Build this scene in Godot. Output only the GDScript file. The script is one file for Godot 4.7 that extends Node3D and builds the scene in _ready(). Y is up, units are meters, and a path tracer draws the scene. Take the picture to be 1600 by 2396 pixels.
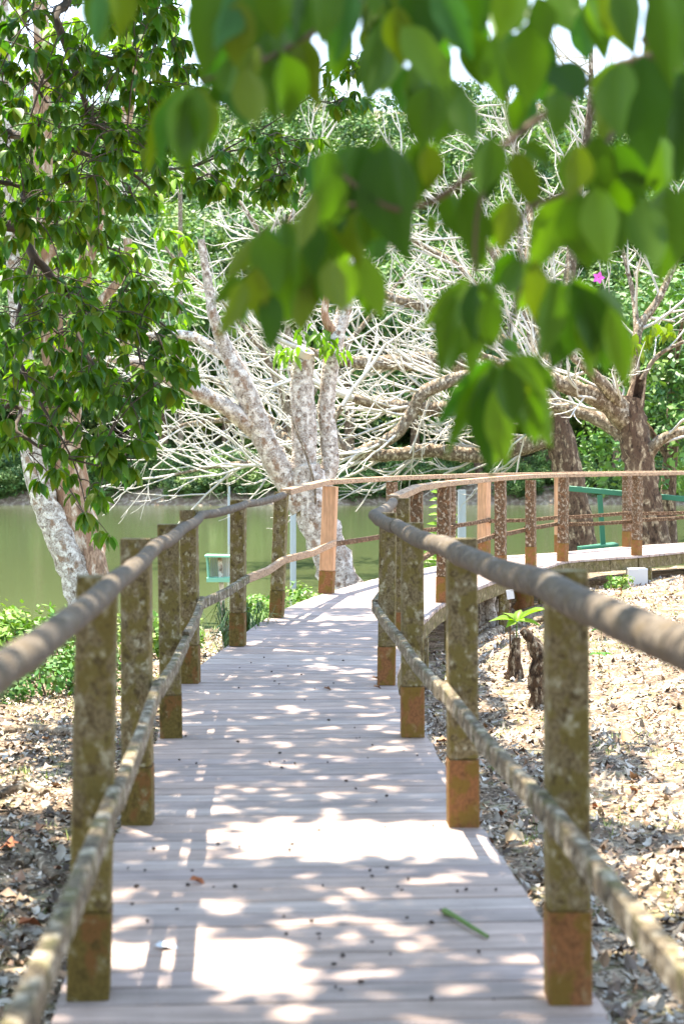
extends Node3D
# A boardwalk with timber railings runs along a pond under leafy branches; bare trees and a wooded bank behind.

const FPX := 3673.5          # focal length in photo pixels (photo 1600 x 2396)
const CX := 800.0
const CY := 1198.0
const EYE := 1.45
const PITCH := 0.02613       # radians downwards

var rng := RandomNumberGenerator.new()
var M := {}
var names := {}
var noise := FastNoiseLite.new()


# ---------------------------------------------------------------- mesh builder
class MB:
	var v := PackedVector3Array()
	var n := PackedVector3Array()
	var c := PackedColorArray()
	var uv := PackedVector2Array()
	var ix := PackedInt32Array()
	var has_c := false
	var has_uv := false

	func quad(a: Vector3, b: Vector3, cc: Vector3, d: Vector3, nn: Vector3) -> void:
		# a b c d run counter-clockwise seen from outside
		var k := v.size()
		v.append(a); v.append(b); v.append(cc); v.append(d)
		for q in 4: n.append(nn)
		ix.append_array(PackedInt32Array([k, k + 2, k + 1, k, k + 3, k + 2]))

	func tri(a: Vector3, b: Vector3, cc: Vector3) -> void:
		var k := v.size()
		var nn := (b - a).cross(cc - a).normalized()
		v.append(a); v.append(b); v.append(cc)
		for q in 3: n.append(nn)
		ix.append_array(PackedInt32Array([k, k + 2, k + 1]))

	func tube(pts: PackedVector3Array, r: PackedFloat32Array, sides: int, wob := 0.0, fn: FastNoiseLite = null, cap := true) -> void:
		var m := pts.size()
		var k0 := v.size()
		var t := (pts[1] - pts[0]).normalized()
		var u := t.cross(Vector3(0.31, 0.2, 0.93)).normalized()
		for i in m:
			var nt := t
			if i < m - 1 and i > 0:
				nt = (pts[i + 1] - pts[i - 1]).normalized()
			elif i == m - 1:
				nt = (pts[i] - pts[i - 1]).normalized()
			u = (u - nt * u.dot(nt)).normalized()
			t = nt
			var w := t.cross(u)
			for s in sides:
				var a := TAU * s / sides
				var o := u * cos(a) + w * sin(a)
				var rr := r[i]
				if wob > 0.0:
					var q := pts[i] + o * r[i]
					rr *= 1.0 + wob * fn.get_noise_3d(q.x * 8.0, q.y * 5.0, q.z * 8.0) * 1.6
				v.append(pts[i] + o * rr)
				n.append(o)
		for i in m - 1:
			for s in sides:
				var a := k0 + i * sides + s
				var b := k0 + i * sides + (s + 1) % sides
				var d := a + sides
				var e := b + sides
				ix.append_array(PackedInt32Array([a, d, b, b, d, e]))
		if cap:
			for e in 2:
				var base := k0 if e == 0 else k0 + (m - 1) * sides
				var kc := v.size()
				var dirn := -(pts[1] - pts[0]).normalized() if e == 0 else t
				for s in sides:
					v.append(v[base + s]); n.append(dirn)
				for s in range(1, sides - 1):
					if e == 0:
						ix.append_array(PackedInt32Array([kc, kc + s, kc + s + 1]))
					else:
						ix.append_array(PackedInt32Array([kc, kc + s + 1, kc + s]))

	func beam(p0: Vector3, p1: Vector3, up: Vector3, w: float, h: float, ch: float, taper := 1.0) -> void:
		# sawn timber: rectangle w (across) x h (along up) with chamfered edges
		var t := (p1 - p0).normalized()
		var side := t.cross(up).normalized()
		var u := side.cross(t).normalized()
		var a := w * 0.5
		var b := h * 0.5
		var poly := [Vector2(a, -b + ch), Vector2(a, b - ch), Vector2(a - ch, b), Vector2(-a + ch, b), Vector2(-a, b - ch), Vector2(-a, -b + ch), Vector2(-a + ch, -b), Vector2(a - ch, -b)]
		var r0 := []
		var r1 := []
		for q in poly:
			r0.append(p0 + side * q.x + u * q.y)
			r1.append(p1 + side * q.x * taper + u * q.y * taper)
		# side x u = side cross u; t = ? keep outward by checking
		for i in 8:
			var j := (i + 1) % 8
			var e: Vector2 = poly[j] - poly[i]
			var nn: Vector3 = (side * e.y - u * e.x).normalized()
			if (r0[j] - r0[i]).cross(r1[i] - r0[i]).dot(nn) > 0.0:
				quad(r0[i], r0[j], r1[j], r1[i], nn)
			else:
				quad(r0[i], r1[i], r1[j], r0[j], nn)
		for i in range(1, 7):
			if (r1[i] - r1[0]).cross(r1[i + 1] - r1[0]).dot(t) > 0.0:
				tri(r1[0], r1[i], r1[i + 1]); tri(r0[0], r0[i + 1], r0[i])
			else:
				tri(r1[0], r1[i + 1], r1[i]); tri(r0[0], r0[i], r0[i + 1])

	func mesh() -> ArrayMesh:
		var a := []
		a.resize(Mesh.ARRAY_MAX)
		a[Mesh.ARRAY_VERTEX] = v
		a[Mesh.ARRAY_NORMAL] = n
		if has_c: a[Mesh.ARRAY_COLOR] = c
		if has_uv: a[Mesh.ARRAY_TEX_UV] = uv
		a[Mesh.ARRAY_INDEX] = ix
		var m := ArrayMesh.new()
		m.add_surface_from_arrays(Mesh.PRIMITIVE_TRIANGLES, a)
		return m


# ---------------------------------------------------------------- nodes
func numbered(called: String) -> String:
	var k: int = names.get(called, 0)
	names[called] = k + 1
	return called if k == 0 else "%s_%03d" % [called, k]

func thing(called: String, label: String, category: String, at := Vector3.ZERO, group := "") -> Node3D:
	var o := Node3D.new()
	o.name = numbered(called)
	add_child(o)
	o.position = at
	o.set_meta("label", label)
	o.set_meta("category", category)
	if group != "": o.set_meta("group", group)
	return o

func part(parent: Node3D, called: String, mesh: Mesh, mat: Material, xf := Transform3D.IDENTITY) -> MeshInstance3D:
	var o := MeshInstance3D.new()
	o.name = called
	o.mesh = mesh
	o.material_override = mat
	o.transform = xf
	parent.add_child(o, true)
	return o

func single(called: String, mesh: Mesh, mat: Material, label: String, category: String, xf := Transform3D.IDENTITY, group := "") -> MeshInstance3D:
	var o := MeshInstance3D.new()
	o.name = numbered(called)
	o.mesh = mesh
	o.material_override = mat
	o.transform = xf
	add_child(o)
	o.set_meta("label", label)
	o.set_meta("category", category)
	if group != "": o.set_meta("group", group)
	return o

func struct_node(called: String, mesh: Mesh, mat: Material, label := "") -> MeshInstance3D:
	var o := MeshInstance3D.new()
	o.name = numbered(called)
	o.mesh = mesh
	o.material_override = mat
	add_child(o)
	o.set_meta("kind", "structure")
	if label != "": o.set_meta("label", label)
	return o

func multi(mesh: Mesh, mat: Material, xfs: Array, cols: Array = []) -> MultiMeshInstance3D:
	var mm := MultiMesh.new()
	mm.transform_format = MultiMesh.TRANSFORM_3D
	mm.use_colors = cols.size() > 0
	mm.mesh = mesh
	mm.instance_count = xfs.size()
	for i in xfs.size():
		mm.set_instance_transform(i, xfs[i])
		if cols.size() > 0: mm.set_instance_color(i, cols[i])
	var o := MultiMeshInstance3D.new()
	o.multimesh = mm
	o.material_override = mat
	return o

func stuff_part(parent: Node3D, called: String, mesh: Mesh, mat: Material, xfs: Array, cols: Array = []) -> void:
	var o := multi(mesh, mat, xfs, cols)
	o.name = called
	o.set_meta("kind", "stuff")
	parent.add_child(o, true)

func stuff(called: String, label: String, category: String, mesh: Mesh, mat: Material, xfs: Array, cols: Array = []) -> void:
	var o := multi(mesh, mat, xfs, cols)
	o.name = numbered(called)
	o.set_meta("kind", "stuff")
	o.set_meta("label", label)
	o.set_meta("category", category)
	add_child(o)

# a photo pixel and a distance along the view axis give a point
func at(u: float, v: float, d: float) -> Vector3:
	var dir := Basis(Vector3.RIGHT, -PITCH) * Vector3((u - CX) / FPX, -(v - CY) / FPX, -1.0)
	return Vector3(0, EYE, 0) + dir * (d / -dir.z)

func curve(pts: PackedVector3Array, rad: PackedFloat32Array, sub: int) -> Array:
	var p := PackedVector3Array()
	var r := PackedFloat32Array()
	var m := pts.size()
	for i in m - 1:
		var a := pts[max(i - 1, 0)]
		var d := pts[min(i + 2, m - 1)]
		for s in sub:
			var t := float(s) / sub
			p.append(pts[i].cubic_interpolate(pts[i + 1], a, d, t))
			r.append(lerpf(rad[i], rad[i + 1], t))
	p.append(pts[m - 1]); r.append(rad[m - 1])
	return [p, r]

# limb through photo pixels: rows [u, v, distance, radius in metres]
func limb_pts(rows: Array, sub := 4) -> Array:
	var p := PackedVector3Array()
	var r := PackedFloat32Array()
	for q in rows:
		p.append(at(q[0], q[1], q[2])); r.append(q[3])
	return curve(p, r, sub)

func limb_mesh(rows: Array, sides := 9, sub := 4, wob := 0.18) -> ArrayMesh:
	var c := limb_pts(rows, sub)
	var b := MB.new()
	b.tube(c[0], c[1], sides, wob, noise)
	return b.mesh()

func rnd(a: float, b: float) -> float:
	return rng.randf_range(a, b)

func rvec() -> Vector3:
	return Vector3(rng.randfn(), rng.randfn(), rng.randfn()).normalized()


# ---------------------------------------------------------------- materials
func layer(w: int, h: int, freq: float, sd: int, kind := FastNoiseLite.TYPE_SIMPLEX_SMOOTH, oct := 4, sw := 0, sh := 0, warp := 0.0) -> PackedByteArray:
	# seamless grey noise, w x h; made at sw x sh and stretched when given (grain)
	var f := FastNoiseLite.new()
	f.noise_type = kind
	f.seed = sd
	f.frequency = freq
	f.fractal_octaves = oct
	if warp > 0.0:
		f.domain_warp_enabled = true
		f.domain_warp_amplitude = warp
		f.domain_warp_frequency = freq * 1.6
	var im: Image = f.get_seamless_image(sw if sw else w, sh if sh else h)
	im.convert(Image.FORMAT_L8)
	if sw: im.resize(w, h, Image.INTERPOLATE_CUBIC)
	return im.get_data()

func tex(w: int, h: int, f: Callable) -> ImageTexture:
	var data := PackedByteArray()
	data.resize(w * h * 3)
	for k in w * h:
		var c: Color = f.call(k)
		data[k * 3] = int(clampf(c.r, 0, 1) * 255.0)
		data[k * 3 + 1] = int(clampf(c.g, 0, 1) * 255.0)
		data[k * 3 + 2] = int(clampf(c.b, 0, 1) * 255.0)
	var im := Image.create_from_data(w, h, false, Image.FORMAT_RGB8, data)
	im.generate_mipmaps()
	return ImageTexture.create_from_image(im)

func grey_tex(w: int, h: int, bytes: PackedByteArray) -> ImageTexture:
	return ImageTexture.create_from_image(Image.create_from_data(w, h, false, Image.FORMAT_L8, bytes))

func lin(r: float, g: float, b: float) -> Color:
	return Color(r, g, b).linear_to_srgb()

func mat(c: Color, rough := 0.8, spec := 0.4) -> StandardMaterial3D:
	var m := StandardMaterial3D.new()
	m.albedo_color = c
	m.roughness = rough
	m.metallic_specular = spec
	m.cull_mode = BaseMaterial3D.CULL_DISABLED
	return m

func tri_mat(t: Texture2D, s: Vector3, rough := 0.85, bump: Texture2D = null, amount := 1.0, spec := 0.3) -> StandardMaterial3D:
	var m := mat(Color.WHITE, rough, spec)
	m.albedo_texture = t
	m.uv1_triplanar = true
	m.uv1_world_triplanar = true
	m.uv1_scale = s
	m.uv1_triplanar_sharpness = 6.0
	if bump:
		m.heightmap_enabled = true
		m.heightmap_texture = bump
		m.heightmap_scale = amount
	return m

func leaf_mat(rough: float, spec: float, back: Color) -> StandardMaterial3D:
	var m := mat(Color.WHITE, rough, spec)
	m.vertex_color_use_as_albedo = true
	m.backlight_enabled = true
	m.backlight = back
	return m

func bark_tex(sd: int, base: Color, dark: Color, pale: Color, brown: Color, pale_at: float, dark_at: float, brown_at: float) -> ImageTexture:
	var S := 384
	var a := layer(S, S, 0.021, sd, FastNoiseLite.TYPE_SIMPLEX_SMOOTH, 6, 0, 0, 28.0)
	var b := layer(S, S, 0.03, sd + 1, FastNoiseLite.TYPE_SIMPLEX_SMOOTH, 6, 0, 0, 22.0)
	var g := layer(S, S, 0.09, sd + 2, FastNoiseLite.TYPE_SIMPLEX_SMOOTH, 3)
	var p := layer(S, S, 0.012, sd + 3, FastNoiseLite.TYPE_SIMPLEX_SMOOTH, 5)
	return tex(S, S, func(k):
		var x := a[k] / 255.0
		var y := b[k] / 255.0
		var z := g[k] / 255.0
		var q := p[k] / 255.0
		var c := base.lerp(dark, smoothstep(0.35, 0.75, z) * 0.45)
		c = c.lerp(brown, smoothstep(brown_at - 0.12, brown_at + 0.12, q) * 0.8)
		c = c.lerp(pale, smoothstep(pale_at - 0.08, pale_at + 0.14, x) * (0.45 + 0.55 * smoothstep(0.3, 0.6, z)))
		c = c.lerp(dark, smoothstep(dark_at - 0.06, dark_at + 0.12, y) * 0.75)
		return c)

func make_materials() -> void:
	noise.frequency = 1.0
	noise.seed = 5
	noise.fractal_octaves = 2
	# composite deck boards: fine grain along the board, faint blotches
	var S := 512
	var g1 := layer(S, S, 0.03, 11, FastNoiseLite.TYPE_SIMPLEX_SMOOTH, 4, 64, 512)
	var g2 := layer(S, S, 0.012, 12)
	var g3 := layer(S, S, 0.12, 13, FastNoiseLite.TYPE_SIMPLEX_SMOOTH, 3)
	var deck := tex(S, S, func(k):
		var a := g1[k] / 255.0 - 0.5
		var b := g2[k] / 255.0 - 0.5
		var c := g3[k] / 255.0
		var base := Color(0.645, 0.58, 0.54)
		base = base * (1.0 + a * 0.22 + b * 0.16)
		base = base.lerp(Color(0.42, 0.36, 0.33), smoothstep(0.76, 0.9, c) * 0.6)
		return base)
	M.deck = []
	for tone in [Color(1, 1, 1), Color(0.93, 0.92, 0.93), Color(1.0, 0.97, 0.95), Color(0.96, 0.93, 0.91), Color(0.89, 0.88, 0.88)]:
		var m := mat(tone, 0.62, 0.4)
		m.albedo_texture = deck
		m.heightmap_enabled = true
		m.heightmap_texture = grey_tex(S, S, g1)
		m.heightmap_scale = 0.06
		M.deck.append(m)
	# mossy, lichened posts
	var bump := grey_tex(384, 384, layer(384, 384, 0.06, 31, FastNoiseLite.TYPE_SIMPLEX_SMOOTH, 4))
	var mossy := bark_tex(40, Color(0.49, 0.435, 0.32), Color(0.29, 0.24, 0.16), Color(0.64, 0.61, 0.51), Color(0.42, 0.37, 0.19), 0.64, 0.70, 0.52)
	M.post_moss = tri_mat(mossy, Vector3(1.9, 1.5, 1.9), 0.9, bump, 0.35)
	var lichen := bark_tex(50, Color(0.43, 0.34, 0.25), Color(0.24, 0.18, 0.13), Color(0.70, 0.66, 0.58), Color(0.48, 0.35, 0.24), 0.60, 0.66, 0.6)
	M.post_lichen = tri_mat(lichen, Vector3(3.0, 2.2, 3.0), 0.9, bump, 0.35)
	var sleeve := bark_tex(60, Color(0.53, 0.36, 0.225), Color(0.38, 0.26, 0.16), Color(0.56, 0.45, 0.32), Color(0.44, 0.36, 0.15), 0.72, 0.74, 0.56)
	M.sleeve = tri_mat(sleeve, Vector3(1.6, 1.2, 1.6), 0.85, bump, 0.2)
	var mosleeve := bark_tex(66, Color(0.40, 0.34, 0.17), Color(0.29, 0.24, 0.12), Color(0.50, 0.46, 0.34), Color(0.44, 0.30, 0.17), 0.74, 0.70, 0.60)
	M.sleeve_moss = tri_mat(mosleeve, Vector3(1.6, 1.2, 1.6), 0.88, bump, 0.2)
	# new sawn lumber
	var w1 := layer(256, 256, 0.05, 71, FastNoiseLite.TYPE_SIMPLEX_SMOOTH, 3, 256, 24)
	var w2 := layer(256, 256, 0.02, 72)
	var lum := tex(256, 256, func(k):
		var a := w1[k] / 255.0 - 0.5
		var b := w2[k] / 255.0 - 0.5
		return Color(0.73, 0.57, 0.43) * (1.0 + a * 0.22 + b * 0.15))
	M.lumber = tri_mat(lum, Vector3(3.0, 1.0, 3.0), 0.75)
	var w3 := layer(256, 256, 0.05, 75, FastNoiseLite.TYPE_SIMPLEX_SMOOTH, 4)
	var raillum := tex(256, 256, func(k):
		var a := w1[k] / 255.0 - 0.5
		var b := smoothstep(0.56, 0.74, w3[k] / 255.0)
		return (Color(0.66, 0.55, 0.44) * (1.0 + a * 0.25)).lerp(Color(0.30, 0.22, 0.15), b * 0.5))
	M.rail_lumber = tri_mat(raillum, Vector3(1.2, 3.0, 1.2), 0.78)
	# grey weathered dowel rails
	var grey := bark_tex(80, Color(0.40, 0.36, 0.31), Color(0.24, 0.21, 0.18), Color(0.52, 0.48, 0.42), Color(0.36, 0.31, 0.24), 0.66, 0.68, 0.56)
	M.rail_grey = tri_mat(grey, Vector3(1.4, 1.6, 1.4), 0.8, bump, 0.15)
	var midr := bark_tex(90, Color(0.46, 0.41, 0.33), Color(0.20, 0.17, 0.13), Color(0.68, 0.64, 0.56), Color(0.37, 0.35, 0.22), 0.60, 0.64, 0.58)
	M.rail_mid = tri_mat(midr, Vector3(1.3, 1.6, 1.3), 0.85, bump, 0.08)
	var rb := bark_tex(96, Color(0.38, 0.27, 0.18), Color(0.18, 0.12, 0.08), Color(0.70, 0.62, 0.52), Color(0.30, 0.24, 0.13), 0.62, 0.66, 0.6)
	M.rail_brown = tri_mat(rb, Vector3(2.2, 2.6, 2.2), 0.85, bump, 0.25)
	M.fascia = tri_mat(bark_tex(99, Color(0.45, 0.40, 0.28), Color(0.22, 0.18, 0.11), Color(0.60, 0.55, 0.43), Color(0.38, 0.35, 0.19), 0.70, 0.70, 0.58), Vector3(1.5, 0.9, 1.5), 0.85, bump, 0.2)
	# barks
	M.bark_pale = tri_mat(bark_tex(110, Color(0.70, 0.66, 0.61), Color(0.36, 0.30, 0.25), Color(0.86, 0.83, 0.78), Color(0.52, 0.41, 0.32), 0.52, 0.72, 0.66), Vector3(1.0, 0.9, 1.0), 0.88, bump, 1.0)
	M.bark_tan = tri_mat(bark_tex(120, Color(0.66, 0.54, 0.44), Color(0.40, 0.30, 0.23), Color(0.82, 0.76, 0.68), Color(0.58, 0.43, 0.33), 0.58, 0.72, 0.55), Vector3(0.8, 0.35, 0.8), 0.88, bump, 0.8)
	M.bark_brown = tri_mat(bark_tex(130, Color(0.40, 0.32, 0.25), Color(0.20, 0.155, 0.12), Color(0.68, 0.60, 0.48), Color(0.34, 0.26, 0.20), 0.62, 0.66, 0.58), Vector3(0.7, 0.35, 0.7), 0.9, bump, 1.2)
	M.bark_limb = tri_mat(bark_tex(140, Color(0.50, 0.44, 0.36), Color(0.24, 0.20, 0.16), Color(0.74, 0.69, 0.60), Color(0.38, 0.31, 0.24), 0.58, 0.66, 0.62), Vector3(1.1, 0.9, 1.1), 0.9, bump, 1.0)
	M.twig = mat(lin(0.50, 0.46, 0.39), 0.85)
	M.twig_dark = mat(lin(0.075, 0.055, 0.04), 0.8)
	M.twig_brown = mat(lin(0.14, 0.09, 0.055), 0.75)
	M.stump = tri_mat(bark_tex(150, Color(0.42, 0.35, 0.28), Color(0.17, 0.13, 0.10), Color(0.70, 0.65, 0.56), Color(0.33, 0.25, 0.18), 0.62, 0.62, 0.56), Vector3(2.0, 1.0, 2.0), 0.92, bump, 1.0)
	M.cut = mat(lin(0.55, 0.47, 0.36), 0.8)
	# ground: soil and crumbled litter
	var ga := layer(512, 512, 0.01, 160, FastNoiseLite.TYPE_SIMPLEX_SMOOTH, 5)
	var gb := layer(512, 512, 0.10, 161, FastNoiseLite.TYPE_SIMPLEX_SMOOTH, 3)
	var gc := layer(512, 512, 0.014, 162, FastNoiseLite.TYPE_SIMPLEX_SMOOTH, 4)
	var soil := tex(512, 512, func(k):
		var a := ga[k] / 255.0
		var b := gb[k] / 255.0
		var c := gc[k] / 255.0
		var col := Color(0.42, 0.355, 0.29).lerp(Color(0.62, 0.56, 0.48), smoothstep(0.35, 0.7, a))
		col = col.lerp(Color(0.27, 0.22, 0.17), smoothstep(0.5, 0.75, b) * 0.7)
		col = col.lerp(Color(0.70, 0.62, 0.52), smoothstep(0.40, 0.25, b) * 0.6)
		col = col.lerp(Color(0.42, 0.42, 0.26), smoothstep(0.60, 0.72, c) * 0.4)
		return col)
	M.ground = tri_mat(soil, Vector3(0.45, 0.45, 0.45), 0.95, grey_tex(512, 512, gb), 1.5)
	M.far_ground = M.ground
	# pond
	var w := mat(lin(0.10, 0.12, 0.05), 0.05, 0.5)
	var nt := FastNoiseLite.new()
	nt.noise_type = FastNoiseLite.TYPE_SIMPLEX_SMOOTH
	nt.frequency = 0.02
	nt.seed = 7
	nt.fractal_octaves = 4
	var nim: Image = nt.get_seamless_image(512, 512)
	nim.convert(Image.FORMAT_RGBA8)
	nim.bump_map_to_normal_map(4.0)
	w.normal_enabled = true
	w.normal_texture = ImageTexture.create_from_image(nim)
	w.normal_scale = 0.11
	w.uv1_triplanar = true
	w.uv1_world_triplanar = true
	w.uv1_scale = Vector3(0.35, 0.35, 0.6)
	M.water = w
	# foliage
	M.leaf = leaf_mat(0.45, 0.35, Color(0.85, 0.95, 0.30))
	M.leaf_far = leaf_mat(0.5, 0.4, Color(0.55, 0.62, 0.22))
	M.blade = leaf_mat(0.5, 0.35, Color(0.5, 0.6, 0.25))
	M.litter = mat(Color.WHITE, 0.8, 0.25)
	M.litter.vertex_color_use_as_albedo = true
	M.green_paint = mat(lin(0.04, 0.17, 0.09), 0.5)
	M.mint_paint = mat(lin(0.22, 0.50, 0.34), 0.55)
	M.concrete = mat(lin(0.55, 0.54, 0.52), 0.9)
	M.white_paint = mat(lin(0.66, 0.66, 0.66), 0.6)
	M.pole = mat(lin(0.36, 0.38, 0.38), 0.7)
	M.seed = mat(lin(0.045, 0.03, 0.022), 0.8)
	M.green_stalk = mat(lin(0.10, 0.17, 0.03), 0.6)
	M.petal = mat(lin(0.62, 0.10, 0.42), 0.6)
	M.fallen = []
	for c in [lin(0.36, 0.12, 0.045), lin(0.42, 0.20, 0.10), lin(0.30, 0.16, 0.09), lin(0.45, 0.33, 0.2)]:
		M.fallen.append(mat(c, 0.7))


# ---------------------------------------------------------------- terrain
const GROUND_PTS := [[1.0, 3.0, -0.42], [1.5, 5.0, -0.4], [2.0, 7.0, -0.4], [3.0, 8.0, -0.3], [1.2, 9.0, -0.5], [2.2, 10.0, -0.5], [1.2, 13.0, -0.72], [2.0, 13.0, -0.62], [3.5, 14.0, -0.35], [2.5, 17.0, -0.45], [4.0, 19.0, -0.12], [5.0, 21.0, -0.08], [6.5, 22.0, 0.02], [8.0, 15.0, 0.1], [6.0, 10.0, 0.0], [3.5, 22.5, -0.25], [1.9, 19.3, -0.55],
	[-1.0, 3.0, -0.42], [-1.2, 6.0, -0.42], [-2.0, 8.0, -0.42], [-2.0, 11.0, -0.47], [-3.0, 14.0, -0.52], [-1.2, 15.0, -0.45], [-2.0, 18.0, -0.62], [-5.0, 16.0, -0.62], [-0.7, 18.6, -0.42], [0.4, 20.6, -0.55], [0.0, 8.0, -0.5], [0.0, 12.0, -0.5], [0.3, 16.0, -0.5], [-8.0, 8.0, -0.3], [0.0, 0.0, -0.42], [0.0, -5.0, -0.4]]
const SHORE := [[-60.0, 8.0], [-20.0, 13.0], [-8.0, 16.5], [-4.0, 18.6], [-2.0, 20.0], [0.0, 21.2], [0.8, 22.3], [2.0, 24.8], [4.0, 27.0], [6.0, 29.0], [9.0, 34.0], [14.0, 45.0], [25.0, 80.0], [40.0, 110.0], [90.0, 112.0]]
const WATER_Y := -0.78

func shore_d(x: float) -> float:
	for i in SHORE.size() - 1:
		if x < SHORE[i + 1][0]:
			return lerpf(SHORE[i][1], SHORE[i + 1][1], clampf((x - SHORE[i][0]) / (SHORE[i + 1][0] - SHORE[i][0]), 0, 1))
	return 112.0

func gh(x: float, d: float) -> float:
	var h := 0.0
	if d < 60.0:
		var sw := 0.0
		for q in GROUND_PTS:
			var w := 1.0 / (pow((x - q[0]) * (x - q[0]) + (d - q[1]) * (d - q[1]) + 0.25, 1.5))
			sw += w
			h += w * q[2]
		h /= sw
	else:
		h = -0.2
	h += noise.get_noise_2d(x * 0.9, d * 0.9) * 0.035
	var ds := shore_d(x)
	var t := smoothstep(ds - 0.9, ds + 1.3, d)
	h = lerpf(h, -1.7, t)
	for q in [[4.85, 33.0, -0.45], [5.95, 29.0, -0.45], [-1.0, 38.0, -0.95]]:
		var dd := Vector2(x - q[0], d - q[1]).length() / 1.7
		h = maxf(h, q[2] - dd * dd * 0.5)
	var df := 104.0 + 2.0 * sin(x * 0.13) + 1.2 * sin(x * 0.31)
	var t2 := smoothstep(df - 2.5, df + 2.5, d)
	var far := 0.5 + maxf(0.0, d - df) * 0.06 + maxf(0.0, d - 122.0) * 0.36 + noise.get_noise_2d(x * 0.04, d * 0.04) * 2.5 * smoothstep(110.0, 140.0, d)
	return lerpf(h, far, t2)

func on_ground(x: float, d: float, lift := 0.0) -> Vector3:
	return Vector3(x, gh(x, d) + lift, -d)

func build_ground() -> void:
	var ds := []
	var d := -7.0
	while d < 270.0:
		ds.append(d)
		d += 0.4 if d < 30.0 else (2.0 if d < 100.0 else (1.0 if d < 110.0 else 6.0))
	var cols := 97
	var b := MB.new()
	for dd in ds:
		var half: float = 14.0 + maxf(dd, 0.0) * 0.85
		for k in cols:
			var s: float = 2.0 * k / (cols - 1) - 1.0
			var x: float = signf(s) * pow(absf(s), 1.5) * half
			b.v.append(Vector3(x, gh(x, dd), -dd))
			var e := 0.2
			b.n.append(Vector3(gh(x - e, dd) - gh(x + e, dd), 2 * e, -(gh(x, dd - e) - gh(x, dd + e))).normalized())
	for i in ds.size() - 1:
		for k in cols - 1:
			var a := i * cols + k
			b.ix.append_array(PackedInt32Array([a, a + cols, a + 1, a + 1, a + cols, a + cols + 1]))
	struct_node("ground", b.mesh(), M.ground, "brown leaf-strewn ground sloping to the pond and rising behind it")
	var wb := MB.new()
	wb.quad(Vector3(-90, WATER_Y, -9), Vector3(100, WATER_Y, -9), Vector3(100, WATER_Y, -109), Vector3(-90, WATER_Y, -109), Vector3.UP)
	struct_node("pond_water", wb.mesh(), M.water, "still olive green pond water")


# ---------------------------------------------------------------- boardwalk
const LINE := [[0.30, 0.0, -2.6], [0.19, 0.0, 0.0], [0.07, 0.0, 2.15], [-0.04, 0.0, 4.3], [-0.17, 0.0, 6.42], [-0.27, 0.0, 8.54], [-0.365, 0.005, 10.66], [-0.17, 0.045, 12.77], [0.045, 0.085, 14.5], [0.44, 0.115, 16.55], [1.28, 0.15, 19.3], [1.97, 0.17, 20.95], [2.57, 0.18, 22.5], [3.87, 0.195, 23.72], [5.12, 0.21, 25.2], [6.6, 0.22, 26.6], [8.4, 0.23, 28.0], [10.5, 0.24, 29.2]]
var path_p := PackedVector3Array()
var path_s := PackedFloat32Array()

func build_path() -> void:
	var p := PackedVector3Array()
	var r := PackedFloat32Array()
	for q in LINE:
		p.append(Vector3(q[0], q[1], -q[2])); r.append(0)
	path_p = curve(p, r, 10)[0]
	var s := 0.0
	for i in path_p.size():
		if i > 0: s += path_p[i].distance_to(path_p[i - 1])
		path_s.append(s)

func path_at(s: float) -> Array:
	var i := 0
	while i < path_s.size() - 2 and path_s[i + 1] < s: i += 1
	var t := (s - path_s[i]) / (path_s[i + 1] - path_s[i])
	var p := path_p[i].lerp(path_p[i + 1], t)
	var a := path_p[max(i - 2, 0)]
	var e := path_p[min(i + 3, path_p.size() - 1)]
	var tg := (e - a).normalized()
	var side := tg.cross(Vector3.UP).normalized()   # points to the walker's right
	return [p, tg, side]

func deck_y(x: float, d: float) -> float:
	var best := 1e9
	var y := 0.0
	for q in path_p:
		var e := (q.x - x) * (q.x - x) + (q.z + d) * (q.z + d)
		if e < best:
			best = e; y = q.y
	return y

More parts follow.
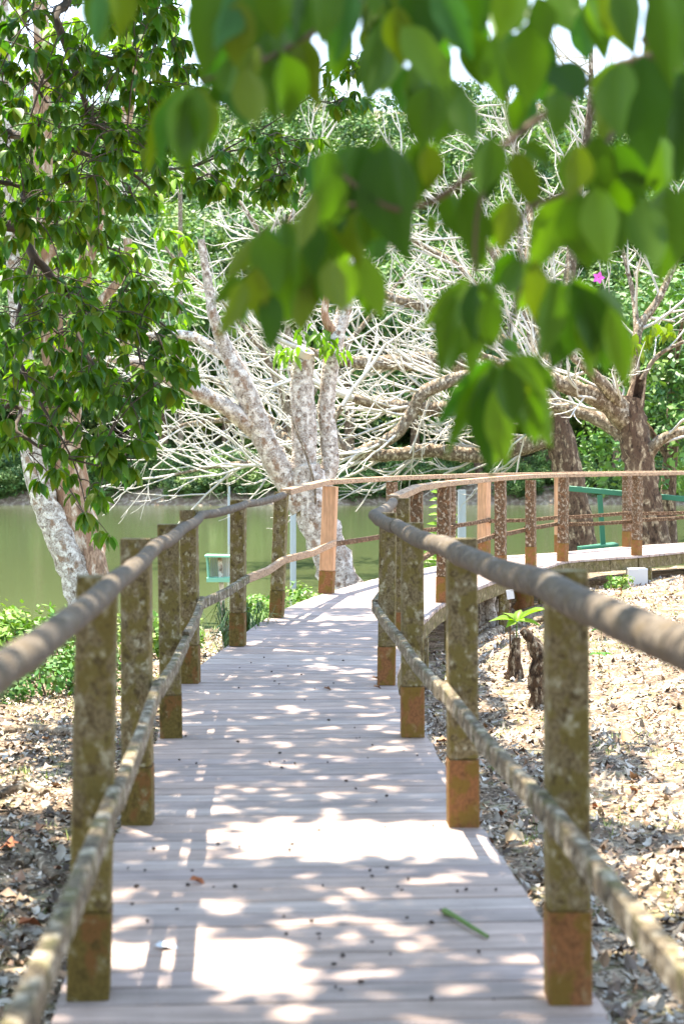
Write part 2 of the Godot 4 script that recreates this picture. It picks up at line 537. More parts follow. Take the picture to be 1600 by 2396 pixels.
func build_deck() -> void:
	var deck := Node3D.new()
	deck.name = numbered("boardwalk")
	add_child(deck)
	deck.set_meta("kind", "structure")
	deck.set_meta("label", "mauve brown boardwalk of crosswise planks curving along the pond")
	var s := 0.0
	var total := path_s[path_s.size() - 1]
	var k := 0
	while s + 0.15 < total:
		var a := path_at(s + 0.003)
		var e := path_at(s + 0.143)
		var hw := 0.735
		var j0 := rnd(-0.006, 0.006)
		var j1 := rnd(-0.006, 0.006)
		var lift := rnd(-0.0015, 0.0015)
		var c: Vector3 = (a[0] + e[0]) * 0.5
		var top := [a[0] - a[2] * (hw + j0), a[0] + a[2] * (hw + j1), e[0] + e[2] * (hw + j1), e[0] - e[2] * (hw + j0)]
		var ch := 0.004
		var b := MB.new()
		b.has_uv = true
		var t := []
		var m := []
		var lo := []
		for q in 4:
			var p: Vector3 = top[q] - c
			var inw: Vector3 = (a[1] if q < 2 else -e[1]) * ch
			t.append(p + inw + Vector3(0, lift, 0))
			m.append(p + Vector3(0, lift - ch, 0))
			lo.append(p + Vector3(0, -0.03, 0))
		b.quad(t[0], t[1], t[2], t[3], Vector3.UP)
		b.quad(m[0], m[1], t[1], t[0], (Vector3.UP - a[1]).normalized())
		b.quad(t[3], t[2], m[2], m[3], (Vector3.UP + e[1]).normalized())
		b.quad(lo[0], lo[1], m[1], m[0], -a[1])
		b.quad(m[3], m[2], lo[2], lo[3], e[1])
		b.quad(lo[1], lo[2], m[2], m[1], a[2])
		b.quad(lo[3], lo[0], m[0], m[3], -a[2])
		b.tri(m[1], m[2], t[2]); b.tri(m[1], t[2], t[1])
		b.tri(m[3], m[0], t[0]); b.tri(m[3], t[0], t[3])
		b.quad(lo[0], lo[3], lo[2], lo[1], Vector3.DOWN)
		var ou := rnd(0, 5.0)
		var ov := rnd(0, 5.0)
		var sd: Vector3 = a[2]
		var tg: Vector3 = a[1]
		for p in b.v:
			b.uv.append(Vector2(p.dot(sd) * 0.55 + ou, (p.dot(tg) + p.y) * 0.9 + ov))
		part(deck, "plank", b.mesh(), M.deck[rng.randi() % M.deck.size()], Transform3D(Basis.IDENTITY, c))
		s += 0.146
		k += 1
	# edge beams under the planks, piece by piece, and the stumps that carry them
	for i in range(1, LINE.size() - 1):
		var s0 := path_s[(i - 1) * 10]
		var s1 := path_s[i * 10]
		for sg in [-1.0, 1.0]:
			for h in 3:
				var a := path_at(lerpf(s0, s1, h / 3.0) + 0.004)
				var e := path_at(lerpf(s0, s1, (h + 1) / 3.0) - 0.004)
				var b := MB.new()
				var pa: Vector3 = a[0] + a[2] * sg * 0.69
				var pe: Vector3 = e[0] + e[2] * sg * 0.69
				var mid := (pa + pe) * 0.5
				b.beam(pa - mid + Vector3(0, -0.114, 0), pe - mid + Vector3(0, -0.114, 0), Vector3.UP, 0.05, 0.16, 0.005)
				part(deck, "edge_beam", b.mesh(), M.fascia, Transform3D(Basis.IDENTITY, mid))
			var a2 := path_at(s0 + 0.3)
			var q: Vector3 = a2[0] + a2[2] * sg * 0.66
			var g := gh(q.x, -q.z)
			var b2 := MB.new()
			b2.beam(Vector3(0, g - 0.08 - q.y, 0), Vector3(0, -0.197, 0), Vector3.FORWARD, 0.13, 0.13, 0.01)
			part(deck, "support_post", b2.mesh(), M.post_moss, Transform3D(Basis.IDENTITY, q))


# ---------------------------------------------------------------- railings
# rows: x, distance, width, post material, foot material, lean
const LEFT_POSTS := [[-0.47, -0.2, 0.12, 0, 0], [-0.59, 2.15, 0.12, 0, 0], [-0.70, 4.31, 0.112, 0, 0], [-0.84, 6.44, 0.122, 0, 0], [-0.93, 8.53, 0.118, 0, 0], [-1.03, 10.68, 0.115, 0, 0], [-0.84, 12.64, 0.118, 0, 0], [-0.61, 14.6, 0.12, 0, 0], [-0.17, 17.06, 0.15, 2, 1], [0.63, 19.45, 0.12, 1, 1], [1.46, 21.2, 0.12, 1, 1], [2.07, 22.95, 0.15, 2, 1], [3.36, 24.15, 0.14, 2, 1], [4.66, 25.65, 0.125, 1, 1], [6.2, 27.1, 0.125, 1, 1], [7.9, 28.4, 0.125, 1, 1]]
const RIGHT_POSTS := [[0.85, -0.2, 0.12, 0, 1], [0.73, 2.15, 0.12, 0, 1], [0.62, 4.28, 0.114, 0, 1], [0.495, 6.4, 0.122, 0, 1], [0.385, 8.56, 0.122, 0, 1], [0.30, 10.6, 0.118, 0, 1], [0.50, 12.9, 0.11, 0, 1], [0.69, 14.4, 0.115, 1, 1], [1.03, 16.0, 0.13, 1, 1], [1.93, 19.1, 0.13, 1, 1], [2.49, 20.7, 0.125, 1, 1], [3.1, 22.07, 0.122, 1, 1], [4.37, 23.3, 0.12, 1, 1], [5.75, 24.75, 0.12, 1, 1], [7.3, 26.1, 0.12, 1, 1], [9.0, 27.4, 0.12, 1, 1]]

func build_railing(posts: Array, sg: float, label: String, new_from: int, mid_from: int) -> void:
	var r := thing("timber_railing", label, "railing", Vector3.ZERO, "railings along the boardwalk")
	var base := []
	var inw: Array[Vector3] = []
	for i in posts.size():
		var q = posts[i]
		var p := Vector3(q[0], deck_y(q[0], q[1]), -q[1])
		var a = posts[max(i - 1, 0)]
		var e = posts[min(i + 1, posts.size() - 1)]
		var tg := Vector3(e[0] - a[0], 0, -(e[1] - a[1])).normalized()
		base.append(p)
		inw.append(tg.cross(Vector3.UP) * -sg)
		var w: float = q[2]
		var lean := Vector3(rnd(-0.012, 0.012), 0, rnd(-0.015, 0.015))
		if sg < 0 and i == 7: lean = Vector3(0.05, 0, 0)
		if sg < 0 and i == 8: lean = Vector3(0.045, 0, 0)
		if sg < 0 and i == 2: lean = Vector3(0.03, 0, 0)
		var hgt := 1.17 + rnd(-0.012, 0.012)
		var fh := 0.25 + rnd(-0.02, 0.03)
		var up := tg.rotated(Vector3.UP, rnd(-0.08, 0.08)) if q[1] > 3.0 else tg
		var top := Vector3(0, hgt, 0) + lean
		var b := MB.new()
		b.beam(Vector3(0, fh + 0.008, 0) + lean * fh, top, up, w, w, 0.007, rnd(0.96, 1.0))
		b.beam(Vector3(0, 0.01, 0), Vector3(0, fh + 0.02, 0) + lean * fh, up, w * 0.86, w * 0.86, 0.004)
		var o := part(r, "post", b.mesh(), [M.post_moss, M.post_lichen, M.lumber][q[3]], Transform3D(Basis.IDENTITY, p))
		var f := MB.new()
		f.beam(Vector3(0, 0.001, 0), Vector3(0, fh, 0) + lean * fh, up, w + 0.004, w + 0.004, 0.006)
		part(o, "foot", f.mesh(), [M.sleeve_moss, M.sleeve][q[4]])
	for i in posts.size() - 1:
		var w0: float = posts[i][2] * 0.5
		var w1: float = posts[i + 1][2] * 0.5
		var b0: Vector3 = base[i]
		var b1: Vector3 = base[i + 1]
		var along := (b1 - b0).normalized()
		# top rail
		var b := MB.new()
		if i < new_from:
			var rad := 0.031 if sg < 0 else 0.042
			var p0 := b0 + inw[i] * (w0 + rad * 0.55) + Vector3(0, 1.145, 0) - along * 0.0
			var p1 := b1 + inw[i + 1] * (w1 + rad * 0.55) + Vector3(0, 1.145, 0)
			p0 += (p1 - p0).normalized() * 0.006
			p1 -= (p1 - p0).normalized() * 0.006
			var mid := (p0 + p1) * 0.5
			var pts := PackedVector3Array()
			var rr := PackedFloat32Array()
			for k in 9:
				var t := k / 8.0
				pts.append(p0.lerp(p1, t) - mid + Vector3(0, -0.014 * sin(PI * t) + rnd(-0.003, 0.003), 0) + inw[i] * rnd(-0.003, 0.003))
				rr.append(rad * rnd(0.95, 1.03))
			b.tube(pts, rr, 12, 0.05, noise)
			part(r, "top_rail", b.mesh(), M.rail_grey, Transform3D(Basis.IDENTITY, mid))
		else:
			var p0 := b0 + Vector3(0, 1.21, 0) + inw[i] * 0.0 + along * 0.003
			var p1 := b1 + Vector3(0, 1.21, 0) - along * 0.003
			if i == new_from: p0 = b0 + inw[i] * (w0 + 0.03) + Vector3(0, 1.17, 0)
			if i == new_from and sg < 0: p1 = b1 + Vector3(0, 1.212, 0) - along * 0.003
			var mid := (p0 + p1) * 0.5
			b.beam(p0 - mid, p1 - mid, Vector3.UP, 0.10, 0.055, 0.004)
			part(r, "top_rail", b.mesh(), M.rail_lumber, Transform3D(Basis.IDENTITY, mid))
		# middle rail
		var m := MB.new()
		var th := 0.038
		var q0 := b0 + inw[i] * (w0 + th * 0.5 + 0.003) + Vector3(0, 0.54, 0) + along * 0.005
		var q1 := b1 + inw[i + 1] * (w1 + th * 0.5 + 0.003) + Vector3(0, 0.54 + rnd(-0.02, 0.02), 0) - along * 0.005
		if i >= new_from and sg > 0:
			q0.y -= 0.02; q1.y -= 0.02
		var qm := (q0 + q1) * 0.5
		var sagp := Vector3(0, rnd(-0.025, -0.005), 0)
		m.beam(q0 - qm, sagp, Vector3.UP, th, 0.068 if i < mid_from else 0.055, 0.006)
		m.beam(sagp, q1 - qm, Vector3.UP, th, 0.068 if i < mid_from else 0.055, 0.006)
		var mm: Material = M.rail_mid
		if i >= mid_from: mm = M.rail_brown
		elif sg < 0 and i >= 6: mm = M.rail_lumber
		part(r, "middle_rail", m.mesh(), mm, Transform3D(Basis.IDENTITY, qm))


# ---------------------------------------------------------------- leaves
# a leaf hangs from the origin along -Y, its upper side towards +Z, 1 long and 1 wide
func leaf_mesh(rows: int, fold: float, droop: float, wave: float, blunt := 0.85, petiole := 0.07) -> ArrayMesh:
	var b := MB.new()
	b.has_c = true
	var cols := [-1.0, -0.55, 0.0, 0.55, 1.0] if rows > 5 else [-1.0, 0.0, 1.0]
	var m: int = cols.size()
	for i in rows + 1:
		var t := float(i) / rows
		var w := 0.5 * pow(sin(PI * pow(t, blunt)), 0.9) * (1.0 - 0.3 * pow(t, 4.0))
		if i == 0: w = 0.012
		if i == rows: w = 0.006
		var y := -petiole - (1.0 - petiole) * t
		for k in m:
			var x: float = cols[k] * w
			var z := fold * absf(x) - droop * t * t + wave * sin(t * 11.0 + (2.0 if k < m / 2 else 0.0)) * absf(x)
			b.v.append(Vector3(x, y + droop * droop * t * 0.4, z))
			b.n.append(Vector3(-fold * signf(x) * 0.9, -droop * 2.0 * t * 0.9, 1.0).normalized())
			b.c.append(Color.WHITE)
	for i in rows:
		for k in m - 1:
			var a := i * m + k
			# seen from +Z: y falls with i, x grows with k
			b.ix.append_array(PackedInt32Array([a, a + 1, a + m, a + 1, a + m + 1, a + m]))
	var k0 := b.v.size()
	for q in [Vector3(-0.015, 0, 0), Vector3(0.015, 0, 0), Vector3(0.015, -petiole - 0.01, 0), Vector3(-0.015, -petiole - 0.01, 0)]:
		b.v.append(q); b.n.append(Vector3(0, 0, 1)); b.c.append(Color.WHITE)
	b.ix.append_array(PackedInt32Array([k0, k0 + 1, k0 + 2, k0, k0 + 2, k0 + 3]))
	return b.mesh()

func leaf_xf(base: Vector3, axis: Vector3, facing: Vector3, length: float, width: float) -> Transform3D:
	var y := -axis.normalized()
	var z := (facing - y * facing.dot(y)).normalized()
	var x := y.cross(z)
	return Transform3D(Basis(x * width, y * length, z * length), base)

func rosette(out: Array, p: Vector3, dir: Vector3, count: int, length: float, ratio: float, droop: float) -> void:
	var side := dir.cross(Vector3(0.3, 0.2, 0.9)).normalized()
	for k in count:
		var a := TAU * k / count + rnd(-0.5, 0.5)
		var ax := (side.rotated(dir, a) * rnd(0.55, 1.0) + dir * rnd(0.1, 0.6) + Vector3.DOWN * droop * rnd(0.5, 1.4)).normalized()
		var f := Vector3.UP + rvec() * 0.45 + side.rotated(dir, a) * 0.15
		var l := length * rnd(0.7, 1.15)
		out.append(leaf_xf(p - dir * rnd(0.0, 0.05), ax, f, l, l * ratio * rnd(0.85, 1.15)))

func twig_mesh(p0: Vector3, p1: Vector3, sag: float, r0: float, r1: float, b: MB, sides := 4) -> void:
	var pts := PackedVector3Array()
	var rr := PackedFloat32Array()
	var off := rvec() * p0.distance_to(p1) * 0.10
	for k in 5:
		var t := k / 4.0
		pts.append(p0.lerp(p1, t) + Vector3(0, sag * sin(PI * t), 0) + off * sin(PI * t))
		rr.append(lerpf(r0, r1, t))
	b.tube(pts, rr, sides, 0.0, null, false)

# a crown: clumps of small folded leaves around a set of centres, uneven, with gaps
func crown_mesh(sd: int, clumps: int, per: int, rad: Vector3, clump_r: float, leaf: float, tints: Array, flat := 0.8) -> ArrayMesh:
	var g := RandomNumberGenerator.new()
	g.seed = sd
	var b := MB.new()
	b.has_c = true
	for c in clumps:
		var q := Vector3(g.randfn(), g.randfn() * 0.8, g.randfn()).normalized() * pow(g.randf(), 0.45)
		var ctr := Vector3(q.x * rad.x, q.y * rad.y, q.z * rad.z)
		var cr := clump_r * g.randf_range(0.55, 1.2)
		var tint: Color = tints[g.randi() % tints.size()]
		for k in per:
			var o := Vector3(g.randfn(), g.randfn(), g.randfn()).normalized()
			var p := ctr + Vector3(o.x, o.y * flat, o.z) * cr * pow(g.randf(), 0.33)
			var nn := (o * 0.6 + Vector3(0, 0.6, 0) + Vector3(g.randfn(), g.randfn(), g.randfn()) * 0.45).normalized()
			var u := nn.cross(Vector3(g.randfn(), g.randfn(), g.randfn())).normalized()
			var w := nn.cross(u)
			var l := leaf * g.randf_range(0.6, 1.25)
			var tone := g.randf_range(0.75, 1.25)
			var col := Color(tint.r * tone * g.randf_range(0.85, 1.2), tint.g * tone, tint.b * tone)
			var k0 := b.v.size()
			b.v.append(p - u * l * 0.5); b.v.append(p + w * l * 0.27 - nn * l * 0.08); b.v.append(p + u * l * 0.5 - nn * l * 0.15); b.v.append(p - w * l * 0.27 - nn * l * 0.08)
			for j in 4:
				b.n.append(nn); b.c.append(col)
			b.ix.append_array(PackedInt32Array([k0, k0 + 1, k0 + 2, k0, k0 + 2, k0 + 3]))
	return b.mesh()


# ---------------------------------------------------------------- leaves before the lens
# rows in photo pixels: base u v, tip u v, width, tone (0 dark, 1 mid, 2 yellow, 3 bluish, 4 bright)
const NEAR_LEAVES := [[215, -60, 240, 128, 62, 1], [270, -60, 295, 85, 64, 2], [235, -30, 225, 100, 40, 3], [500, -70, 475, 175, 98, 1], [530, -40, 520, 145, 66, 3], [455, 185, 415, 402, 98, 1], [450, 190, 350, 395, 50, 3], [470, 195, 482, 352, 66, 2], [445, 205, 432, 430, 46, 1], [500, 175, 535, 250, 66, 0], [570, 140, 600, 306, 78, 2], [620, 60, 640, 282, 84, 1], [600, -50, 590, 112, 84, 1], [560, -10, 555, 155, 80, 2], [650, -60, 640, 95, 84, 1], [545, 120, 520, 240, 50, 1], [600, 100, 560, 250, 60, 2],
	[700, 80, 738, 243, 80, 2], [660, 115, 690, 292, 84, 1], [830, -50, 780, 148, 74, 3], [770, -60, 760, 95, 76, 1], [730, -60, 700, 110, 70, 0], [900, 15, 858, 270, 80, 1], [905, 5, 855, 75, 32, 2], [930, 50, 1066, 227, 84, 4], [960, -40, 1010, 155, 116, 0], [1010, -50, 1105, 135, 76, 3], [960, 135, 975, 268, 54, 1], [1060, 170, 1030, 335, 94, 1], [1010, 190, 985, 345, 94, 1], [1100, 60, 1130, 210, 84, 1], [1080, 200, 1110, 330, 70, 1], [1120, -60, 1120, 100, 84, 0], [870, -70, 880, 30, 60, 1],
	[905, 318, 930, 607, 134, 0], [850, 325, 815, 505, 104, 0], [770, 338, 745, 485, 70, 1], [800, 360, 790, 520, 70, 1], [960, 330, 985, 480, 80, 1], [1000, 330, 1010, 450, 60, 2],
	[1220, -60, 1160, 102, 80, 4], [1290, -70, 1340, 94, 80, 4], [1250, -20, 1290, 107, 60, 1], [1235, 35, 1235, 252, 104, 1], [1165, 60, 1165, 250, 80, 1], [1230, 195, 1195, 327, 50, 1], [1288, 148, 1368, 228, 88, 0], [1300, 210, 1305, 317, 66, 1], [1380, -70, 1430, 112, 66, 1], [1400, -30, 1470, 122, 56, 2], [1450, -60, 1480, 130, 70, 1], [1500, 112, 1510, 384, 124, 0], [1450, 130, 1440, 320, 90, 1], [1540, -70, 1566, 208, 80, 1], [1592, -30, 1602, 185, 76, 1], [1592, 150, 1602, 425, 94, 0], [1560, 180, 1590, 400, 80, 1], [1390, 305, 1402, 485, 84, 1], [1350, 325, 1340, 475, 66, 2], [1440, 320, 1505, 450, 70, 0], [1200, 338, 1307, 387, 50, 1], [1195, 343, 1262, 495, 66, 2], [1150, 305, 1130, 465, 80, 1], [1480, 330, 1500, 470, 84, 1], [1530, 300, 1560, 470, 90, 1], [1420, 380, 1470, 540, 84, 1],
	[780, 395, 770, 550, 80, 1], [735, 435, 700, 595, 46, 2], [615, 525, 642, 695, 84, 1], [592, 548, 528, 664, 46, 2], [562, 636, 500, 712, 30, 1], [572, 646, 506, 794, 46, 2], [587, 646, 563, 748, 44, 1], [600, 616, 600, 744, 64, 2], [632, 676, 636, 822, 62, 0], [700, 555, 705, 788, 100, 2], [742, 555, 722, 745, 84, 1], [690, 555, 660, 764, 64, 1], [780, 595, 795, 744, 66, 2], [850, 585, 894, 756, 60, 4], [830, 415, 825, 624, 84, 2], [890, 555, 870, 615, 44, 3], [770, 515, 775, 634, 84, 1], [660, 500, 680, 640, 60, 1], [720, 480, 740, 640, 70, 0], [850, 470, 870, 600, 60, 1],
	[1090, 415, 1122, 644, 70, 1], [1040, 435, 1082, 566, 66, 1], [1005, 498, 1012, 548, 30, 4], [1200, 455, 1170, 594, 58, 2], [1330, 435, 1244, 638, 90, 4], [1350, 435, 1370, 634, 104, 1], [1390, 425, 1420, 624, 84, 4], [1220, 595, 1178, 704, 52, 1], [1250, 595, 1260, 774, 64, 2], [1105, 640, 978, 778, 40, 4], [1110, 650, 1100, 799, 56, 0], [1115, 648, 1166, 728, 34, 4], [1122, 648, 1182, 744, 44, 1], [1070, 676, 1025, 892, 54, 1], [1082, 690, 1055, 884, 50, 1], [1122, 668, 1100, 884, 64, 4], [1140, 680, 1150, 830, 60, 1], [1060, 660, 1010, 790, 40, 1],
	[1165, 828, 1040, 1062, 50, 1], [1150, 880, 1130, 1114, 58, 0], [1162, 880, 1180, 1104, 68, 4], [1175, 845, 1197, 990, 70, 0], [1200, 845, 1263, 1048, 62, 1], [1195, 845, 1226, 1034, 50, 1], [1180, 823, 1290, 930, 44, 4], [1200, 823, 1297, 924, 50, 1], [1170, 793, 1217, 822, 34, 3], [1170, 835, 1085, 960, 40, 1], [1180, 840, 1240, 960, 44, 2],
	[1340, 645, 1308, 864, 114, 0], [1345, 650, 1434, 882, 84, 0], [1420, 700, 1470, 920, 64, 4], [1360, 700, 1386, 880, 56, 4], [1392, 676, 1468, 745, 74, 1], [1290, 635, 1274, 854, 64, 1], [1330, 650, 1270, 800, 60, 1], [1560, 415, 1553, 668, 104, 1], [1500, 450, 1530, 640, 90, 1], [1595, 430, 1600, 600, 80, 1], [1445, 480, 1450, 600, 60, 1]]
const NEAR_TWIGS := [[[1900, 30, 2.6, 0.014], [1620, 110, 2.6, 0.010], [1450, 150, 2.55, 0.008], [1390, 185, 2.5, 0.007], [1270, 270, 2.48, 0.006], [1180, 340, 2.45, 0.006], [1060, 440, 2.45, 0.006], [960, 490, 2.45, 0.005], [880, 470, 2.45, 0.004], [790, 400, 2.45, 0.003]], [[1390, 185, 2.5, 0.005], [1350, 420, 2.48, 0.005], [1225, 500, 2.48, 0.004], [1220, 650, 2.46, 0.0035], [1185, 790, 2.44, 0.003], [1175, 830, 2.44, 0.0025]], [[1180, 340, 2.45, 0.004], [1120, 480, 2.44, 0.0035], [1108, 640, 2.44, 0.003]], [[1500, -300, 2.9, 0.010], [1150, -140, 2.8, 0.008], [900, -30, 2.6, 0.006], [760, 60, 2.55, 0.005], [620, 140, 2.5, 0.004], [560, 160, 2.5, 0.0035], [455, 195, 2.5, 0.003]], [[1620, 110, 2.6, 0.006], [1500, 250, 2.55, 0.005], [1420, 330, 2.5, 0.0045], [1370, 480, 2.48, 0.004], [1340, 650, 2.46, 0.003]], [[880, 470, 2.45, 0.0035], [720, 500, 2.45, 0.003], [610, 540, 2.45, 0.0025], [575, 640, 2.45, 0.002]], [[620, 140, 2.5, 0.003], [500, -20, 2.55, 0.003], [250, -70, 2.6, 0.002]]]

func build_near_tree() -> void:
	var base := on_ground(3.6, 0.6)
	var t := thing("leafy_tree", "large-leaved tree whose glossy drooping leaves hang low over the walkway", "tree", base)
	var b := MB.new()
	var c := curve(PackedVector3Array([Vector3(0, -0.2, 0), Vector3(-0.05, 1.2, -0.1), Vector3(-0.25, 2.6, -0.4), Vector3(-0.5, 3.9, -0.9)]), PackedFloat32Array([0.24, 0.18, 0.14, 0.09]), 5)
	b.tube(c[0], c[1], 12, 0.12, noise)
	part(t, "trunk", b.mesh(), M.bark_brown)
	var inv := Transform3D(Basis.IDENTITY, -base)
	for row in NEAR_TWIGS:
		var p := PackedVector3Array()
		var r := PackedFloat32Array()
		for q in row:
			p.append(at(q[0], q[1], q[2]) - base); r.append(q[3])
		if row[0][0] > 1490 and row[0][3] > 0.008:
			p.insert(0, Vector3(-0.22, 2.45, -0.38)); r.insert(0, 0.03)
		var cc := curve(p, r, 4)
		var m := MB.new()
		m.tube(cc[0], cc[1], 6, 0.05, noise)
		part(t, "branch", m.mesh(), M.twig_brown)
	var kinds := [leaf_mesh(10, 0.22, 0.10, 0.10), leaf_mesh(10, 0.34, 0.22, 0.08), leaf_mesh(10, 0.12, 0.16, 0.14), leaf_mesh(10, 0.28, -0.06, 0.10)]
	for q in NEAR_LEAVES:
		var d := 2.45 + rnd(-0.17, 0.17)
		if q[5] == 0: d += 0.05
		put_near_leaf(t, kinds, base, q, d)
		if rng.randf() < 0.85:
			var w: Array = q.duplicate()
			w[0] += rnd(-18, 18); w[1] += rnd(-14, 14)
			w[2] = w[0] + (q[2] - q[0]) * rnd(0.6, 1.0) + rnd(-45, 45)
			w[3] = w[1] + (q[3] - q[1]) * rnd(0.75, 1.0)
			w[5] = [1, 2, 1, 0, 4, 3][rng.randi() % 6]
			put_near_leaf(t, kinds, base, w, d + rnd(0.06, 0.3))
	# more of the same leaves fill the branch behind and above
	for k in 22:
		var u := rnd(520, 930)
		var v := rnd(-150, 90)
		put_near_leaf(t, kinds, base, [u, v, u + rnd(-40, 30), v + rnd(140, 190), rnd(60, 85), [1, 1, 2, 0, 3][rng.randi() % 5]], rnd(2.5, 2.9))
	for k in 34:
		var u := rnd(560, 1640)
		var v := rnd(-260, 40)
		if u > 1150 and rng.randf() < 0.35: v = rnd(100, 300); 
		if u < 900: v = rnd(-300, -80)
		var l := rnd(130, 190)
		put_near_leaf(t, kinds, base, [u, v, u + rnd(-50, 50), v + l, rnd(60, 90), [1, 1, 2, 0, 3][rng.randi() % 5]], rnd(2.7, 3.1))

func put_near_leaf(t: Node3D, kinds: Array, base: Vector3, q: Array, d: float) -> void:
	var p0 := at(q[0], q[1], d)
	var p1 := at(q[2], q[3], d + rnd(-0.05, 0.04))
	var tocam := (Vector3(0, EYE, 0) - p0).normalized()
	var ax := (p1 - p0)
	var turn := rnd(-0.55, 0.55)
	if q[5] == 4: turn = rnd(-0.2, 0.2)
	var f := (tocam + Vector3(0, 0.25, 0)).rotated(ax.normalized(), turn)
	if rng.randf() < 0.25: f = -f
	var w: float = 1.06 * q[4] * d / FPX / maxf(cos(turn), 0.75)
	part(t, "leaf", kinds[rng.randi() % kinds.size()], M.leaves[q[5]], Transform3D(Basis.IDENTITY, -base) * leaf_xf(p0, ax, f, ax.length(), w))


# ---------------------------------------------------------------- the shade tree on the bank: leafy boughs ahead and a canopy above the walk
const SHADE_BOUGHS := [[[-40, 520, 11.5, 0.045], [80, 600, 11.6, 0.035], [150, 680, 11.7, 0.028], [240, 735, 11.8, 0.02], [310, 780, 11.9, 0.014], [330, 850, 11.9, 0.008]], [[-60, 300, 12.2, 0.04], [60, 320, 12.2, 0.03], [170, 350, 12.2, 0.022], [300, 400, 12.3, 0.015], [370, 460, 12.4, 0.008]], [[90, -80, 12.0, 0.04], [130, 40, 12.0, 0.034], [160, 120, 12.0, 0.03], [200, 240, 12.1, 0.022], [225, 310, 12.1, 0.015], [300, 350, 12.2, 0.010], [420, 380, 12.3, 0.007]], [[130, 60, 12.0, 0.022], [180, 110, 12.3, 0.016], [280, 140, 12.6, 0.012], [380, 150, 12.8, 0.008]], [[80, 600, 11.6, 0.02], [40, 760, 11.4, 0.016], [60, 880, 11.3, 0.012], [130, 1000, 11.2, 0.008], [180, 1100, 11.2, 0.006], [205, 1200, 11.2, 0.004]], [[150, 680, 11.7, 0.018], [190, 800, 11.5, 0.014], [250, 900, 11.4, 0.010], [320, 1000, 11.4, 0.006]], [[240, 735, 11.8, 0.014], [350, 740, 12.0, 0.010], [420, 800, 12.1, 0.008], [450, 870, 12.1, 0.005]], [[-40, 960, 11.0, 0.02], [40, 1010, 11.0, 0.014], [120, 1060, 11.0, 0.010], [230, 1090, 11.1, 0.006]], [[300, 400, 12.3, 0.012], [450, 390, 12.9, 0.010], [560, 350, 13.2, 0.008], [680, 380, 13.4, 0.005]], [[450, 390, 12.9, 0.008], [600, 310, 13.2, 0.007], [720, 230, 13.3, 0.005], [830, 150, 13.3, 0.004]], [[720, 230, 13.3, 0.004], [800, 250, 13.2, 0.003]], [[-30, 160, 11.5, 0.02], [60, 180, 11.6, 0.016], [110, 240, 11.7, 0.010]], [[-40, 420, 11.2, 0.02], [60, 470, 11.2, 0.014], [170, 540, 11.3, 0.01], [280, 590, 11.4, 0.006]]]
const MASK := [[-30, 440], [100, 400], [200, 420], [400, 410], [500, 395], [590, 300], [640, 330], [700, 440], [800, 465], [900, 480], [940, 400], [1050, 370], [1110, 345], [1150, 240]]

func mask_x(v: float) -> float:
	for i in MASK.size() - 1:
		if v < MASK[i + 1][0]:
			return lerpf(MASK[i][1], MASK[i + 1][1], clampf((v - MASK[i][0]) / float(MASK[i + 1][0] - MASK[i][0]), 0, 1))
	return 200.0

